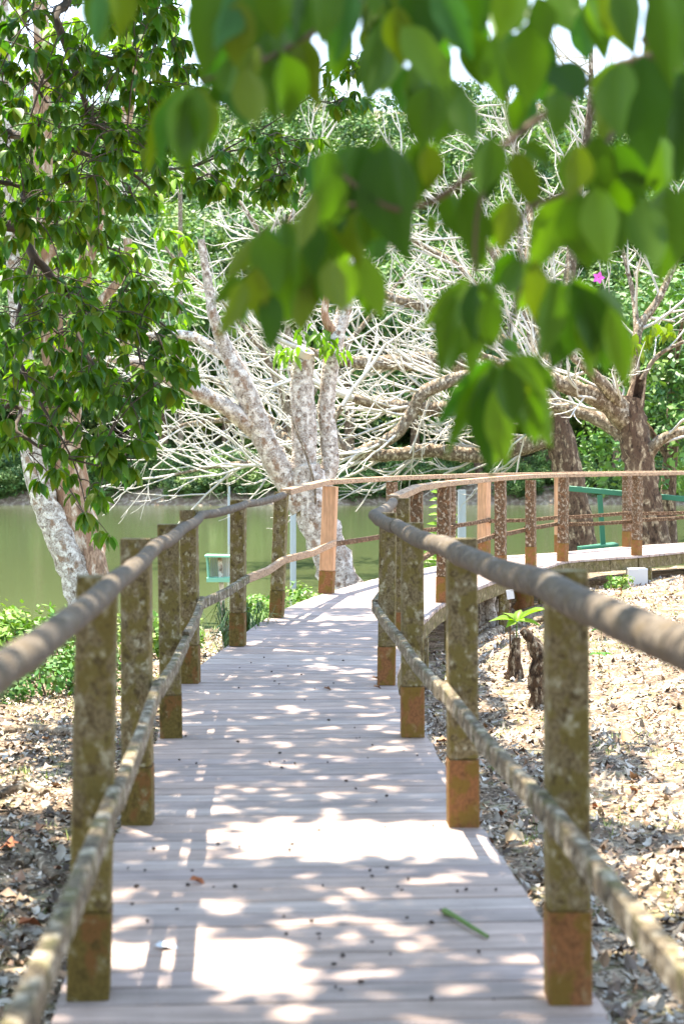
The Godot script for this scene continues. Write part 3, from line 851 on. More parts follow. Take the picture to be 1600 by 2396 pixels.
func build_shade_tree() -> void:
	var base := on_ground(-4.6, 7.5)
	var t := thing("shade_tree", "broad-leaved tree whose fine dark boughs and small glossy leaves screen the pond", "tree", base)
	var back := Transform3D(Basis.IDENTITY, -base)
	var b := MB.new()
	var c := curve(PackedVector3Array([Vector3(0, -0.25, 0), Vector3(0.1, 1.5, -0.2), Vector3(0.1, 3.6, -0.3), Vector3(0.5, 6.0, 0.1), Vector3(0.8, 8.2, 0.2)]), PackedFloat32Array([0.36, 0.27, 0.23, 0.17, 0.09]), 6)
	b.tube(c[0], c[1], 14, 0.14, noise)
	part(t, "trunk", b.mesh(), M.bark_brown)
	var nodes := []
	# boughs in view
	for row in SHADE_BOUGHS:
		var p := PackedVector3Array()
		var r := PackedFloat32Array()
		for q in row:
			p.append(at(q[0], q[1], q[2]) - base); r.append(q[3])
		if row[0][0] < 0:
			p.insert(0, Vector3(0.1, 2.4 + 0.004 * (700 - row[0][1]), -0.25)); r.insert(0, r[0] * 1.8)
		elif row[0][1] < 0:
			p.insert(0, Vector3(0.6, 6.2, 0.1)); r.insert(0, 0.07)
		var cc := curve(p, r, 5)
		for q in cc[0]: nodes.append(q + base)
		var m := MB.new()
		m.tube(cc[0], cc[1], 7, 0.1, noise)
		part(t, "bough", m.mesh(), M.twig_dark)
	var leaves := []
	var tw := MB.new()
	var spots := []
	var tries := 0
	while spots.size() < 620 and tries < 9000:
		tries += 1
		var v := rnd(-60, 1260)
		var u := rnd(-60, 500)
		var lim := mask_x(v) - 25.0
		if v > 1130: 
			if absf(u - (215.0 - (v - 1130) * 0.0)) > 45.0: continue
		elif u > lim: continue
		if v > 1060 and u < 40: continue
		if noise.get_noise_2d(u * 0.011, v * 0.011 + 9.0) < -0.2 + (0.16 if v < 220 and u > 110 and u < 360 else 0.0): continue
		if v > 560 and v < 660 and rng.randf() < 0.35: continue
		spots.append([u, v, rnd(10.4, 12.9)])
	for k in 44:
		spots.append([rnd(500, 770), rnd(320, 470) - (0 if k % 2 else 20), rnd(12.4, 13.4)])
	for k in 8:
		spots.append([rnd(445, 520), rnd(400, 470), rnd(12.0, 12.6)])
	for k in 40:
		spots.append([rnd(330, 470), rnd(-30, 330), rnd(12.0, 12.8)])
	for k in 22:
		spots.append([rnd(760, 860), rnd(120, 270), rnd(12.8, 13.4)])
	for q in spots:
		var p := at(q[0], q[1], q[2])
		var best := 1e9
		var nb := p
		for n in nodes:
			var e: float = n.distance_squared_to(p) + (0.3 if n.y < p.y else 0.0)
			if e < best:
				best = e; nb = n
		var dir := ((p - nb).normalized() * 0.7 + Vector3(rnd(-0.3, 0.3), -0.5, rnd(-0.3, 0.3))).normalized()
		twig_mesh(nb - base, p - base, rnd(0.0, 0.08), 0.006, 0.0025, tw)
		if best < 0.5: nodes.append(nb.lerp(p, 0.6))
		rosette(leaves, p, dir, 5 + rng.randi() % 4, 0.145, 0.50, 0.75)
	var o := part(t, "twigs", tw.mesh(), M.twig_dark)
	o.set_meta("kind", "stuff")
	# canopy above the walk, out of the picture: limbs, and leaf rosettes in clumps with gaps
	var over := []
	for q in [[2.2, 7.2, 2.0, 0.10], [3.4, 7.6, -1.5, 0.11], [5.2, 7.4, 1.0, 0.11], [4.2, 8.4, -4.0, 0.10], [1.5, 8.0, -4.5, 0.09], [6.4, 8.2, -2.8, 0.08], [3.0, 7.2, 4.6, 0.09], [6.0, 7.6, 4.0, 0.08]]:
		var e := Vector3(q[0], q[1], q[2])
		var m := MB.new()
		var s := Vector3(0.35, 5.2 + rnd(0, 1.5), 0.05)
		var cc := curve(PackedVector3Array([s, s.lerp(e, 0.5) + Vector3(0, 0.5, 0), e]), PackedFloat32Array([q[3], q[3] * 0.6, 0.02]), 6)
		m.tube(cc[0], cc[1], 8, 0.1, noise)
		part(t, "bough", m.mesh(), M.bark_brown)
	var g := RandomNumberGenerator.new()
	g.seed = 99
	var n2 := FastNoiseLite.new()
	n2.seed = 21
	n2.frequency = 0.55
	n2.fractal_octaves = 3
	for k in CANOPY_N:
		var x := g.randf_range(-5.5, 3.0)
		var d := g.randf_range(-1.5, 18.5)
		var y := maxf(g.randf_range(5.6, 8.6), 1.45 + 0.345 * d + 0.5)
		# keep what the sun leaves open: gaps over the far walk and the lit ground
		var sx := x + SUN_V.x * -y
		var sd := d + SUN_V.z * y
		if n2.get_noise_2d(x * 1.0, d * 1.0) < canopy_gap(sx, sd): continue
		rosette(over, Vector3(x, y, -d), Vector3(g.randf_range(-0.5, 0.5), -0.2, g.randf_range(-0.5, 0.5)).normalized(), 6, 0.16, 0.5, 0.5)
	# the largest leaves in view are parts, the rest is one mass
	var order := range(leaves.size())
	var eye := Vector3(0, EYE, 0)
	order.sort_custom(func(a, e): return leaves[a].origin.distance_squared_to(eye) < leaves[e].origin.distance_squared_to(eye))
	var kinds := [leaf_mesh(5, 0.25, 0.16, 0.0), leaf_mesh(5, 0.12, 0.3, 0.0), leaf_mesh(5, 0.35, 0.05, 0.0)]
	var rest := []
	var cols := []
	var ups := 0
	for i in order.size():
		var xf: Transform3D = back * leaves[order[i]]
		if ups < 300:
			ups += 1
			part(t, "leaf", kinds[i % 3], M.leaves[[1, 0, 1, 2, 0][i % 5]], xf)
		else:
			rest.append(xf); cols.append(leaf_tint())
	stuff_part(t, "foliage", kinds[0], M.leaf, rest, cols)
	var up := []
	var upc := []
	for xf in over:
		up.append(back * xf); upc.append(leaf_tint())
	stuff_part(t, "canopy", kinds[1], M.leaf, up, upc)

const SUN_V := Vector3(-0.17, 1.0, -0.20)
const CANOPY_N := 26000

# how readily the canopy opens, by where its shadow falls (x, distance)
func canopy_gap(x: float, d: float) -> float:
	var g := -0.52
	if d > 15.4: g = 2.0
	elif d > 14.2: g = -0.1
	if x > 1.1 and d > 6.5: g = -0.02
	if x > 1.9 and d > 6.5: g = 0.35
	if x > 2.6 and d > 6.0: g = 0.7
	if x > 3.4: g = 0.5
	if x > 1.3 and d > 12.5: g = 2.0
	if x < -1.3 and d > 8.8: g = 0.3
	if x < -1.3 and d > 10.2: g = 2.0
	if absf(d - 6.15) < 0.33 and x > -0.45 and x < 0.75: g = 0.45
	if d < 4.85 and d > 4.2 and x < -0.05 and x > -0.8: g = 0.0
	if d < 3.3: g = -0.02
	return g

func leaf_tint() -> Color:
	var c: Color = LEAF_TINTS[[0, 1, 1, 2, 1, 3][rng.randi() % 6]]
	var k := rnd(0.8, 1.2)
	return Color(c.r * k, c.g * k, c.b * k)

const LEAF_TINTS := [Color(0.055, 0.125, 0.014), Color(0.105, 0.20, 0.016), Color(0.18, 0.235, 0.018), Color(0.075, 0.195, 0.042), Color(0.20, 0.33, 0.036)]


# ---------------------------------------------------------------- trees by the pond
func grow(b: MB, p: Vector3, dir: Vector3, length: float, r: float, level: int, lift: float) -> void:
	var pts := PackedVector3Array([p])
	var rr := PackedFloat32Array([r])
	var d := dir
	var steps := 4
	var q := p
	for i in steps:
		d = (d + rvec() * 0.16 + Vector3(0, lift, 0)).normalized()
		q += d * length / steps
		pts.append(q)
		rr.append(r * (1.0 - 0.42 * (i + 1) / steps))
		if level > 0 and i >= 1:
			if rng.randf() < 0.8:
				var side := (d.cross(rvec()).normalized() * rnd(0.45, 0.9) + d).normalized()
				grow(b, q, side, length * rnd(0.45, 0.75), rr[i + 1] * 0.85, level - 1, lift * 1.1)
	b.tube(pts, rr, 4 if level > 0 else 3, 0.0, null, false)

func bare_limbs(t: Node3D, base: Vector3, limbs: Array, twig_len: float, gap: float, drift: Vector3, lift: float, levels: int, mat_limb: Material) -> void:
	var tw := MB.new()
	for row in limbs:
		var p := PackedVector3Array()
		var r := PackedFloat32Array()
		for q in row:
			p.append(at(q[0], q[1], q[2]) - base); r.append(q[3])
		var cc := curve(p, r, 5)
		var m := MB.new()
		m.tube(cc[0], cc[1], 8, 0.16, noise)
		part(t, "limb", m.mesh(), mat_limb)
		var pts: PackedVector3Array = cc[0]
		var rad: PackedFloat32Array = cc[1]
		var run := 0.0
		for i in range(2, pts.size()):
			run += pts[i].distance_to(pts[i - 1])
			while run > gap:
				run -= gap
				var f := pts[i].lerp(pts[i - 1], rng.randf())
				var tg := (pts[i] - pts[i - 1]).normalized()
				var dr := (tg * 0.6 + rvec() * 0.75 + drift).normalized()
				grow(tw, f, dr, twig_len * rnd(0.6, 1.2), minf(rad[i] * 0.5, 0.032), levels, lift)
		grow(tw, pts[pts.size() - 1], (pts[pts.size() - 1] - pts[pts.size() - 3]).normalized(), twig_len, rad[rad.size() - 1] * 0.9, levels, lift)
	var o := part(t, "twigs", tw.mesh(), M.twig)
	o.set_meta("kind", "stuff")

func trunk_part(t: Node3D, base: Vector3, called: String, rows: Array, m: Material, sides := 12, wob := 0.16) -> void:
	var p := PackedVector3Array()
	var r := PackedFloat32Array()
	for q in rows:
		p.append(at(q[0], q[1], q[2]) - base); r.append(q[3])
	var cc := curve(p, r, 6)
	var b := MB.new()
	b.tube(cc[0], cc[1], sides, wob, noise)
	part(t, called, b.mesh(), m)

func leaf_bunch(t: Node3D, base: Vector3, u: float, v: float, d: float, spread: float, count: int, length: float, ratio: float, m: Material) -> void:
	var k := leaf_mesh(5, 0.2, 0.3, 0.0)
	for i in count:
		var p := at(u + rng.randfn() * spread, v + rng.randfn() * spread * 0.5, d + rng.randfn() * 0.12)
		var ax := Vector3(rnd(-0.7, 0.7), rnd(-1.0, -0.2), rnd(-0.7, 0.7)).normalized()
		part(t, "leaf", k, m, Transform3D(Basis.IDENTITY, -base) * leaf_xf(p, ax, Vector3.UP + rvec() * 0.5, length * rnd(0.7, 1.2), length * ratio))

func build_pond_trees() -> void:
	# pale blotched tree just behind the railing, cut off at the top
	var base := on_ground(0.08, 20.9, -0.1)
	var t := thing("blotched_tree", "pale blotched tree forking behind the railing, its middle stem sawn off", "tree", base)
	var D := 20.9
	trunk_part(t, base, "trunk", [[838, 1470, D, 0.36], [800, 1380, D, 0.27], [770, 1290, D, 0.24], [742, 1210, D, 0.245], [722, 1140, D, 0.25], [712, 1090, D, 0.22]], M.bark_pale, 14, 0.2)
	trunk_part(t, base, "stem", [[712, 1130, D, 0.18], [712, 1000, D, 0.165], [706, 900, D, 0.16], [712, 828, D, 0.14]], M.bark_pale, 12, 0.12)
	trunk_part(t, base, "stem", [[742, 1150, D + 0.1, 0.15], [772, 1080, D + 0.1, 0.12], [764, 960, D + 0.1, 0.115], [774, 850, D + 0.1, 0.105], [800, 740, D + 0.2, 0.10], [822, 640, D + 0.3, 0.085], [800, 500, D + 0.5, 0.06]], M.bark_pale, 11, 0.14)
	trunk_part(t, base, "limb", [[712, 1190, D, 0.2], [672, 1120, D, 0.19], [630, 1050, D - 0.1, 0.17], [592, 960, D - 0.2, 0.15], [560, 880, D - 0.3, 0.14], [528, 810, D - 0.3, 0.10], [500, 740, D - 0.4, 0.075], [492, 690, D - 0.4, 0.065], [470, 560, D - 0.5, 0.045]], M.bark_pale, 11, 0.14)
	trunk_part(t, base, "limb", [[600, 1010, D - 0.1, 0.13], [540, 960, D - 0.3, 0.12], [460, 915, D - 0.5, 0.105], [385, 880, D - 0.7, 0.09], [330, 850, D - 0.9, 0.06], [250, 840, D - 1.1, 0.04]], M.bark_pale, 10, 0.14)
	trunk_part(t, base, "limb", [[548, 850, D - 0.3, 0.08], [500, 815, D - 0.2, 0.075], [440, 785, D, 0.065], [340, 790, D + 0.2, 0.06], [240, 820, D + 0.4, 0.05], [180, 930, D + 0.5, 0.035]], M.bark_pale, 9, 0.12)
	trunk_part(t, base, "limb", [[790, 790, D + 0.2, 0.08], [760, 740, D, 0.05], [772, 660, D, 0.04]], M.bark_tan, 8, 0.1)
	var cb := MB.new()
	var cc := at(712, 828, D) - base
	cb.tube(PackedVector3Array([cc + Vector3(-0.02, -0.03, 0.02), cc + Vector3(0.015, 0.05, 0.05)]), PackedFloat32Array([0.143, 0.13]), 12)
	part(t, "sawn_top", cb.mesh(), M.cut)
	var vb := MB.new()
	var vc := limb_pts([[680, 960, D - 0.22, 0.015], [690, 1000, D - 0.24, 0.018], [715, 1060, D - 0.26, 0.018], [735, 1130, D - 0.28, 0.018], [738, 1180, D - 0.28, 0.016]], 4)
	for i in vc[0].size(): vc[0][i] -= base
	vb.tube(vc[0], vc[1], 6)
	part(t, "vine", vb.mesh(), M.bark_limb)
	leaf_bunch(t, base, 665, 815, D - 0.2, 18, 22, 0.22, 0.3, M.leaves[4])
	leaf_bunch(t, base, 780, 810, D - 0.2, 20, 26, 0.22, 0.3, M.leaves[4])
	leaf_bunch(t, base, 735, 775, D - 0.1, 26, 24, 0.22, 0.35, M.leaves[1])

	# twin-stemmed tree on the bank
	base = on_ground(-3.65, 22.0, -0.1)
	t = thing("twin_stemmed_tree", "tall tree with several tan stems rising from one white base at the water", "tree", base)
	D = 22.0
	trunk_part(t, base, "stem", [[205, 1440, D, 0.26], [175, 1340, D, 0.21], [120, 1210, D, 0.20], [92, 1130, D, 0.18], [70, 1000, D, 0.16], [66, 900, D, 0.13], [40, 700, D, 0.11], [20, 400, D, 0.09], [10, 0, D, 0.07]], M.bark_pale, 12)
	trunk_part(t, base, "stem", [[212, 1440, D + 0.2, 0.24], [190, 1340, D + 0.2, 0.2], [168, 1200, D + 0.2, 0.21], [155, 1080, D + 0.2, 0.20], [146, 980, D + 0.2, 0.21], [128, 850, D + 0.2, 0.165], [120, 740, D + 0.2, 0.16], [105, 500, D + 0.2, 0.14], [100, 250, D + 0.2, 0.12], [95, -60, D + 0.2, 0.10]], M.bark_tan, 12)
	trunk_part(t, base, "stem", [[215, 1440, D + 0.1, 0.22], [222, 1330, D + 0.1, 0.19], [190, 1180, D + 0.3, 0.17], [168, 1030, D + 0.3, 0.16], [168, 900, D + 0.3, 0.14], [175, 780, D + 0.3, 0.13], [215, 560, D + 0.4, 0.11], [290, 300, D + 0.6, 0.09], [320, 100, D + 0.6, 0.07]], M.bark_tan, 12)
	trunk_part(t, base, "stem", [[300, 560, D + 0.6, 0.06], [290, 640, D + 0.5, 0.06], [205, 740, D + 0.35, 0.07]], M.bark_tan, 9)
	var spread := []
	for k in 430:
		var u := rnd(-60, 440)
		var v := rnd(-80, 1000)
		if noise.get_noise_2d(u * 0.012 + 40.0, v * 0.012) < -0.05: continue
		rosette(spread, at(u, v, rnd(20.5, 24.0)) - base, Vector3(rnd(-0.5, 0.5), -0.3, rnd(-0.5, 0.5)).normalized(), 8, 0.26, 0.45, 0.6)
	var cols := []
	for q in spread:
		var c: Color = LEAF_TINTS[[4, 2, 1][rng.randi() % 3]]
		cols.append(c * rnd(0.9, 1.35))
	stuff_part(t, "foliage", leaf_mesh(5, 0.25, 0.16, 0.0), M.leaf, spread, cols)

	# bare trees leaning over the pond
	base = on_ground(4.85, 33.0, -0.1)
	t = thing("bare_tree", "bare tree with a dark leaning trunk and long pale twigs reaching over the water", "tree", base, "leafless trees by the pond")
	D = 33.0
	trunk_part(t, base, "trunk", [[1352, 1290, D, 0.42], [1335, 1160, D, 0.33], [1318, 1060, D, 0.29], [1302, 980, D, 0.26], [1280, 910, D, 0.2]], M.bark_brown, 12)
	bare_limbs(t, base, [
		[[1300, 960, D, 0.270], [1180, 955, D - 0.5, 0.189], [1040, 958, D - 0.6, 0.162], [900, 948, D - 0.8, 0.135], [826, 932, D - 1.0, 0.081]],
		[[1312, 1010, D, 0.270], [1150, 1062, D + 0.3, 0.176], [1000, 1054, D + 0.2, 0.149], [930, 1064, D, 0.135], [855, 1066, D, 0.121], [770, 1066, D, 0.081], [690, 1078, D, 0.054]],
		[[1290, 930, D, 0.189], [1120, 880, D - 0.6, 0.149], [998, 913, D - 1.2, 0.135], [965, 961, D - 1.2, 0.128], [924, 1018, D - 1.3, 0.121], [855, 1051, D - 1.3, 0.108], [817, 1058, D - 1.3, 0.095], [786, 1025, D - 1.3, 0.081], [778, 990, D - 1.3, 0.068], [801, 950, D - 1.3, 0.054]],
		[[1290, 920, D, 0.243], [1150, 862, D + 1, 0.230], [1000, 846, D + 1, 0.203], [880, 850, D + 1, 0.162], [799, 842, D + 1, 0.121], [720, 820, D + 1, 0.068]],
		[[1285, 915, D, 0.203], [1180, 800, D + 1.5, 0.162], [1060, 740, D + 2, 0.135], [930, 700, D + 2, 0.095], [820, 660, D + 2, 0.054]],
		[[1282, 905, D, 0.189], [1220, 700, D + 1, 0.135], [1130, 560, D + 1.5, 0.095], [1030, 480, D + 2, 0.054]],
		[[1285, 900, D, 0.189], [1330, 650, D + 1, 0.135], [1350, 450, D + 1, 0.095], [1380, 250, D + 1, 0.068], [1380, 90, D + 1, 0.041]],
		[[1220, 700, D + 1, 0.108], [1240, 500, D + 2, 0.081], [1200, 330, D + 3, 0.068], [1180, 200, D + 3, 0.041]],
		[[1180, 800, D + 1.5, 0.095], [1090, 640, D + 2.5, 0.068], [960, 560, D + 3, 0.054], [880, 520, D + 3, 0.041]]],
		1.5, 0.21, Vector3(-0.45, -0.05, -0.25), 0.06, 2, M.bark_limb)

	base = on_ground(5.95, 29.0, -0.1)
	t = thing("bare_tree", "stout bare tree with a hollow broken stub beside a bending pale limb", "tree", base, "leafless trees by the pond")
	D = 29.0
	trunk_part(t, base, "trunk", [[1530, 1310, D, 0.40], [1512, 1200, D, 0.31], [1498, 1110, D, 0.29], [1486, 1030, D, 0.29], [1472, 970, D, 0.27], [1478, 930, D, 0.2]], M.bark_brown, 13)
	# a broken shell of bark, open towards the walk: the cavity inside is real
	var sh := MB.new()
	var s0 := at(1480, 955, D) - base
	for lay in 2:
		for i in 7:
			for k in 12:
				var q := []
				for e in [[i, k], [i, k + 1], [i + 1, k + 1], [i + 1, k]]:
					var tt: float = e[0] / 7.0
					var an: float = PI * 0.5 + 0.38 + 0.35 * tt + (TAU - 0.75 - 0.7 * tt) * e[1] / 12.0
					var rr := lerpf(0.2, 0.12, tt) - 0.035 * lay
					q.append(s0 + Vector3(0.13 * tt, 0.62 * tt + 0.05 * sin(e[1] * 2.1) * tt, 0) + Vector3(cos(an), 0, sin(an)) * rr)
				sh.tri(q[0], q[1], q[2]); sh.tri(q[0], q[2], q[3])
	part(t, "broken_stub", sh.mesh(), M.bark_brown)
	bare_limbs(t, base, [
		[[1470, 990, D, 0.24], [1420, 945, D - 0.3, 0.19], [1360, 915, D - 0.5, 0.17], [1290, 890, D - 0.6, 0.14], [1200, 860, D - 0.8, 0.10], [1120, 830, D - 1, 0.06]],
		[[1470, 970, D, 0.16], [1420, 910, D - 0.6, 0.11], [1380, 870, D - 0.8, 0.09], [1335, 830, D - 1.0, 0.06], [1290, 760, D - 1, 0.04]],
		[[1475, 1030, D, 0.18], [1420, 990, D + 0.3, 0.15], [1350, 962, D + 0.6, 0.13], [1250, 940, D + 1, 0.08]],
		[[1505, 1080, D, 0.15], [1545, 1030, D - 0.3, 0.10], [1620, 1000, D - 0.5, 0.07], [1700, 980, D, 0.04]],
		[[1485, 900, D + 0.3, 0.11], [1490, 780, D + 0.6, 0.09], [1545, 690, D + 0.8, 0.07], [1600, 560, D + 1, 0.05]],
		[[1490, 780, D + 0.6, 0.07], [1480, 690, D + 1, 0.05], [1450, 560, D + 1.3, 0.03]],
		[[1500, 890, D, 0.05], [1540, 830, D, 0.04], [1620, 790, D, 0.03]]],
		1.2, 0.34, Vector3(-0.2, 0.1, 0), 0.05, 2, M.bark_limb)
	leaf_bunch(t, base, 1535, 770, D, 25, 16, 0.32, 0.5, M.leaves[2])
	leaf_bunch(t, base, 1480, 800, D, 16, 12, 0.3, 0.4, M.leaves[2])
	for k in 5:
		var a := TAU * k / 5.0
		part(t, "petal", leaf_mesh(5, 0.1, 0.2, 0.0), M.petal, leaf_xf(at(1399, 650, D - 0.4) - base, Vector3(cos(a), sin(a), 0.3), Vector3(0, 0.2, 1), 0.12, 0.08))

	base = on_ground(-1.0, 38.0, -0.1)
	t = thing("bare_tree", "low bare tree behind the blotched tree, its white twigs drooping to the water", "tree", base, "leafless trees by the pond")
	D = 38.0
	trunk_part(t, base, "trunk", [[705, 1220, D, 0.3], [700, 1120, D, 0.24], [692, 1040, D, 0.2]], M.bark_brown, 11)
	bare_limbs(t, base, [
		[[698, 1080, D, 0.12], [630, 1010, D - 1, 0.09], [550, 985, D - 1, 0.07], [450, 990, D - 1.4, 0.05], [390, 1010, D - 1.4, 0.03]],
		[[695, 1060, D, 0.12], [600, 950, D + 1, 0.09], [500, 890, D + 1, 0.06], [400, 860, D + 1, 0.04]],
		[[692, 1040, D, 0.12], [640, 870, D, 0.09], [560, 750, D, 0.07], [450, 650, D, 0.05], [380, 570, D, 0.03]],
		[[692, 1040, D, 0.12], [680, 820, D + 1, 0.09], [640, 620, D + 1, 0.06], [560, 470, D + 1, 0.04], [470, 400, D + 1, 0.03]],
		[[700, 1095, D, 0.1], [610, 1085, D - 2, 0.07], [510, 1090, D - 2, 0.05], [410, 1110, D - 2, 0.03]],
		[[640, 620, D + 1, 0.06], [700, 460, D + 2, 0.05], [760, 330, D + 2, 0.03]],
		[[692, 1050, D, 0.1], [740, 900, D + 1, 0.08], [850, 760, D + 2, 0.06], [950, 640, D + 2, 0.03]]],
		1.7, 0.24, Vector3(-0.35, -0.1, 0), 0.07, 2, M.bark_limb)


# ---------------------------------------------------------------- far bank
func build_far_bank() -> void:
	var tints := [Color(0.085, 0.16, 0.04), Color(0.12, 0.21, 0.05), Color(0.16, 0.24, 0.065), Color(0.06, 0.12, 0.045)]
	var crowns := []
	for k in 4:
		crowns.append(crown_mesh(300 + k, 46, 110, Vector3(3.6, 4.2, 3.6), 1.25, 0.42, tints))
	var tb := MB.new()
	var tc := curve(PackedVector3Array([Vector3(0, -0.5, 0), Vector3(0.15, 3.0, 0), Vector3(-0.1, 6.0, 0.1), Vector3(0.2, 9.5, 0)]), PackedFloat32Array([0.34, 0.26, 0.2, 0.08]), 3)
	tb.tube(tc[0], tc[1], 8, 0.1, noise)
	for k in 4:
		var a := TAU * k / 4.0 + 0.4
		var l := curve(PackedVector3Array([Vector3(0, 4.2 + k * 0.7, 0), Vector3(cos(a) * 1.2, 6.0 + k * 0.6, sin(a) * 1.2), Vector3(cos(a) * 2.6, 7.4 + k * 0.5, sin(a) * 2.6)]), PackedFloat32Array([0.13, 0.09, 0.03]), 3)
		tb.tube(l[0], l[1], 5, 0.0, null, false)
	var trunk := tb.mesh()
	var words := ["behind the leafy shade tree's upper boughs", "behind the twin-stemmed tree", "before the tall grey pole", "just beside the tall grey pole", "behind the drooping white twigs", "behind the blotched tree", "behind the sawn-off stem", "above the pale orange railing post", "behind the tangle of bare limbs", "behind the dark leaning trunk", "behind the stout bare tree", "beyond the dark green frame", "past the last of the bare trees"]
	var k := 0
	for x in [-26.0, -21.0, -16.5, -12.5, -8.0, -4.0, 0.5, 5.0, 9.5, 14.0, 18.5, 23.0, 28.0]:
		var d := rnd(106.0, 109.5)
		var s := rnd(0.85, 1.35)
		var t := thing("bank_tree", "green tree on the far bank, " + words[k], "tree", on_ground(x, d), "trees on the far bank")
		t.rotation.y = rnd(0, TAU)
		t.scale = Vector3(s, s * rnd(0.9, 1.25), s)
		part(t, "trunk", trunk, M.bark_brown)
		part(t, "crown", crowns[k % 4], M.leaf_far, Transform3D(Basis.IDENTITY, Vector3(0, 8.0, 0)))
		k += 1
	# wooded hillside and undergrowth behind them
	var xfs := []
	for i in 460:
		var d := rnd(114, 235)
		var x := rnd(-0.30, 0.30) * d
		var s := rnd(0.9, 1.5)
		xfs.append(Transform3D(Basis(Vector3.UP, rnd(0, TAU)).scaled(Vector3(s, s * rnd(0.9, 1.2), s)), on_ground(x, d, 4.5 * s)))
	for i in 190:
		var x := rnd(-32, 32)
		var d := 104.6 + 2.0 * sin(x * 0.13) + 1.2 * sin(x * 0.31) + 6.0 * pow(rng.randf(), 1.5)
		var s := rnd(0.12, 0.42)
		xfs.append(Transform3D(Basis(Vector3.UP, rnd(0, TAU)).scaled(Vector3(s * 1.3, s, s * 1.3)), on_ground(x, d, 2.4 * s)))
	stuff("forest", "dense green wood covering the hillside beyond the pond", "forest", crowns[1], M.leaf_far, xfs)
	# trees behind the viewer close the view that the glossy leaves and the posts face
	for q in [[-7.0, -4.5, 0.9, "leafy green tree behind the start of the boardwalk on the pond side"], [-2.2, -9.0, 1.0, "tall leafy tree straight behind the start of the boardwalk"], [3.4, -7.5, 0.9, "leafy green tree behind the start of the boardwalk on the slope side"], [8.5, -5.0, 1.0, "broad leafy tree on the slope behind the boardwalk start"]]:
		var t := thing("shore_tree", q[3], "tree", Vector3(q[0], -0.45, -q[1]), "trees behind the boardwalk start")
		var s: float = q[2]
		t.rotation.y = rnd(0, TAU)
		t.scale = Vector3(s, s, s)
		part(t, "trunk", trunk, M.bark_brown)
		part(t, "crown", crowns[k % 4], M.leaf_far, Transform3D(Basis.IDENTITY.scaled(Vector3(1.1, 1.25, 1.1)), Vector3(0, 6.2, 0)))
		k += 1
	# trees on the near bank beyond the boardwalk
	for q in [[9.2, 31.5, 0.55, "leafy green tree on the bank beside the stout bare tree"], [8.6, 41.0, 0.8, "tall green tree behind the stout bare tree"], [-10.5, 27.0, 0.8, "leafy tree at the water's edge beside the twin stems"], [12.5, 52.0, 0.9, "green tree farther along the bank behind the bare trees"]]:
		var t := thing("bank_tree", q[3], "tree", on_ground(q[0], q[1], -0.05), "trees on the near bank")
		var s: float = q[2]
		t.rotation.y = rnd(0, TAU)
		t.scale = Vector3(s, s, s)
		part(t, "trunk", trunk, M.bark_brown)
		part(t, "crown", crown_mesh(int(q[1] * 10), 40, 130, Vector3(3.4, 4.6, 3.4), 1.1, 0.3, [Color(0.09, 0.19, 0.03), Color(0.12, 0.22, 0.04), Color(0.06, 0.14, 0.03)]), M.leaf_far, Transform3D(Basis.IDENTITY, Vector3(0, 7.0, 0)))


# ---------------------------------------------------------------- undergrowth, litter, small things
func shrub(called: String, label: String, category: String, x: float, d: float, rad: Vector3, leaf: float, clumps: int, per: int, tints: Array, sd: int, group := "") -> Node3D:
	var base := on_ground(x, d, -0.02)
	var t := thing(called, label, category, base, group)
	part(t, "foliage", crown_mesh(sd, clumps, per, rad, rad.x * 0.42, leaf, tints, 0.9), M.leaf_far, Transform3D(Basis.IDENTITY, Vector3(0, rad.y * 0.85, 0)))
	var b := MB.new()
	for k in 5:
		twig_mesh(Vector3(0, -0.05, 0), Vector3(rnd(-0.7, 0.7) * rad.x, rad.y * rnd(0.9, 1.5), rnd(-0.7, 0.7) * rad.z), 0.0, 0.012, 0.004, b)
	part(t, "stems", b.mesh(), M.twig_brown)
	return t

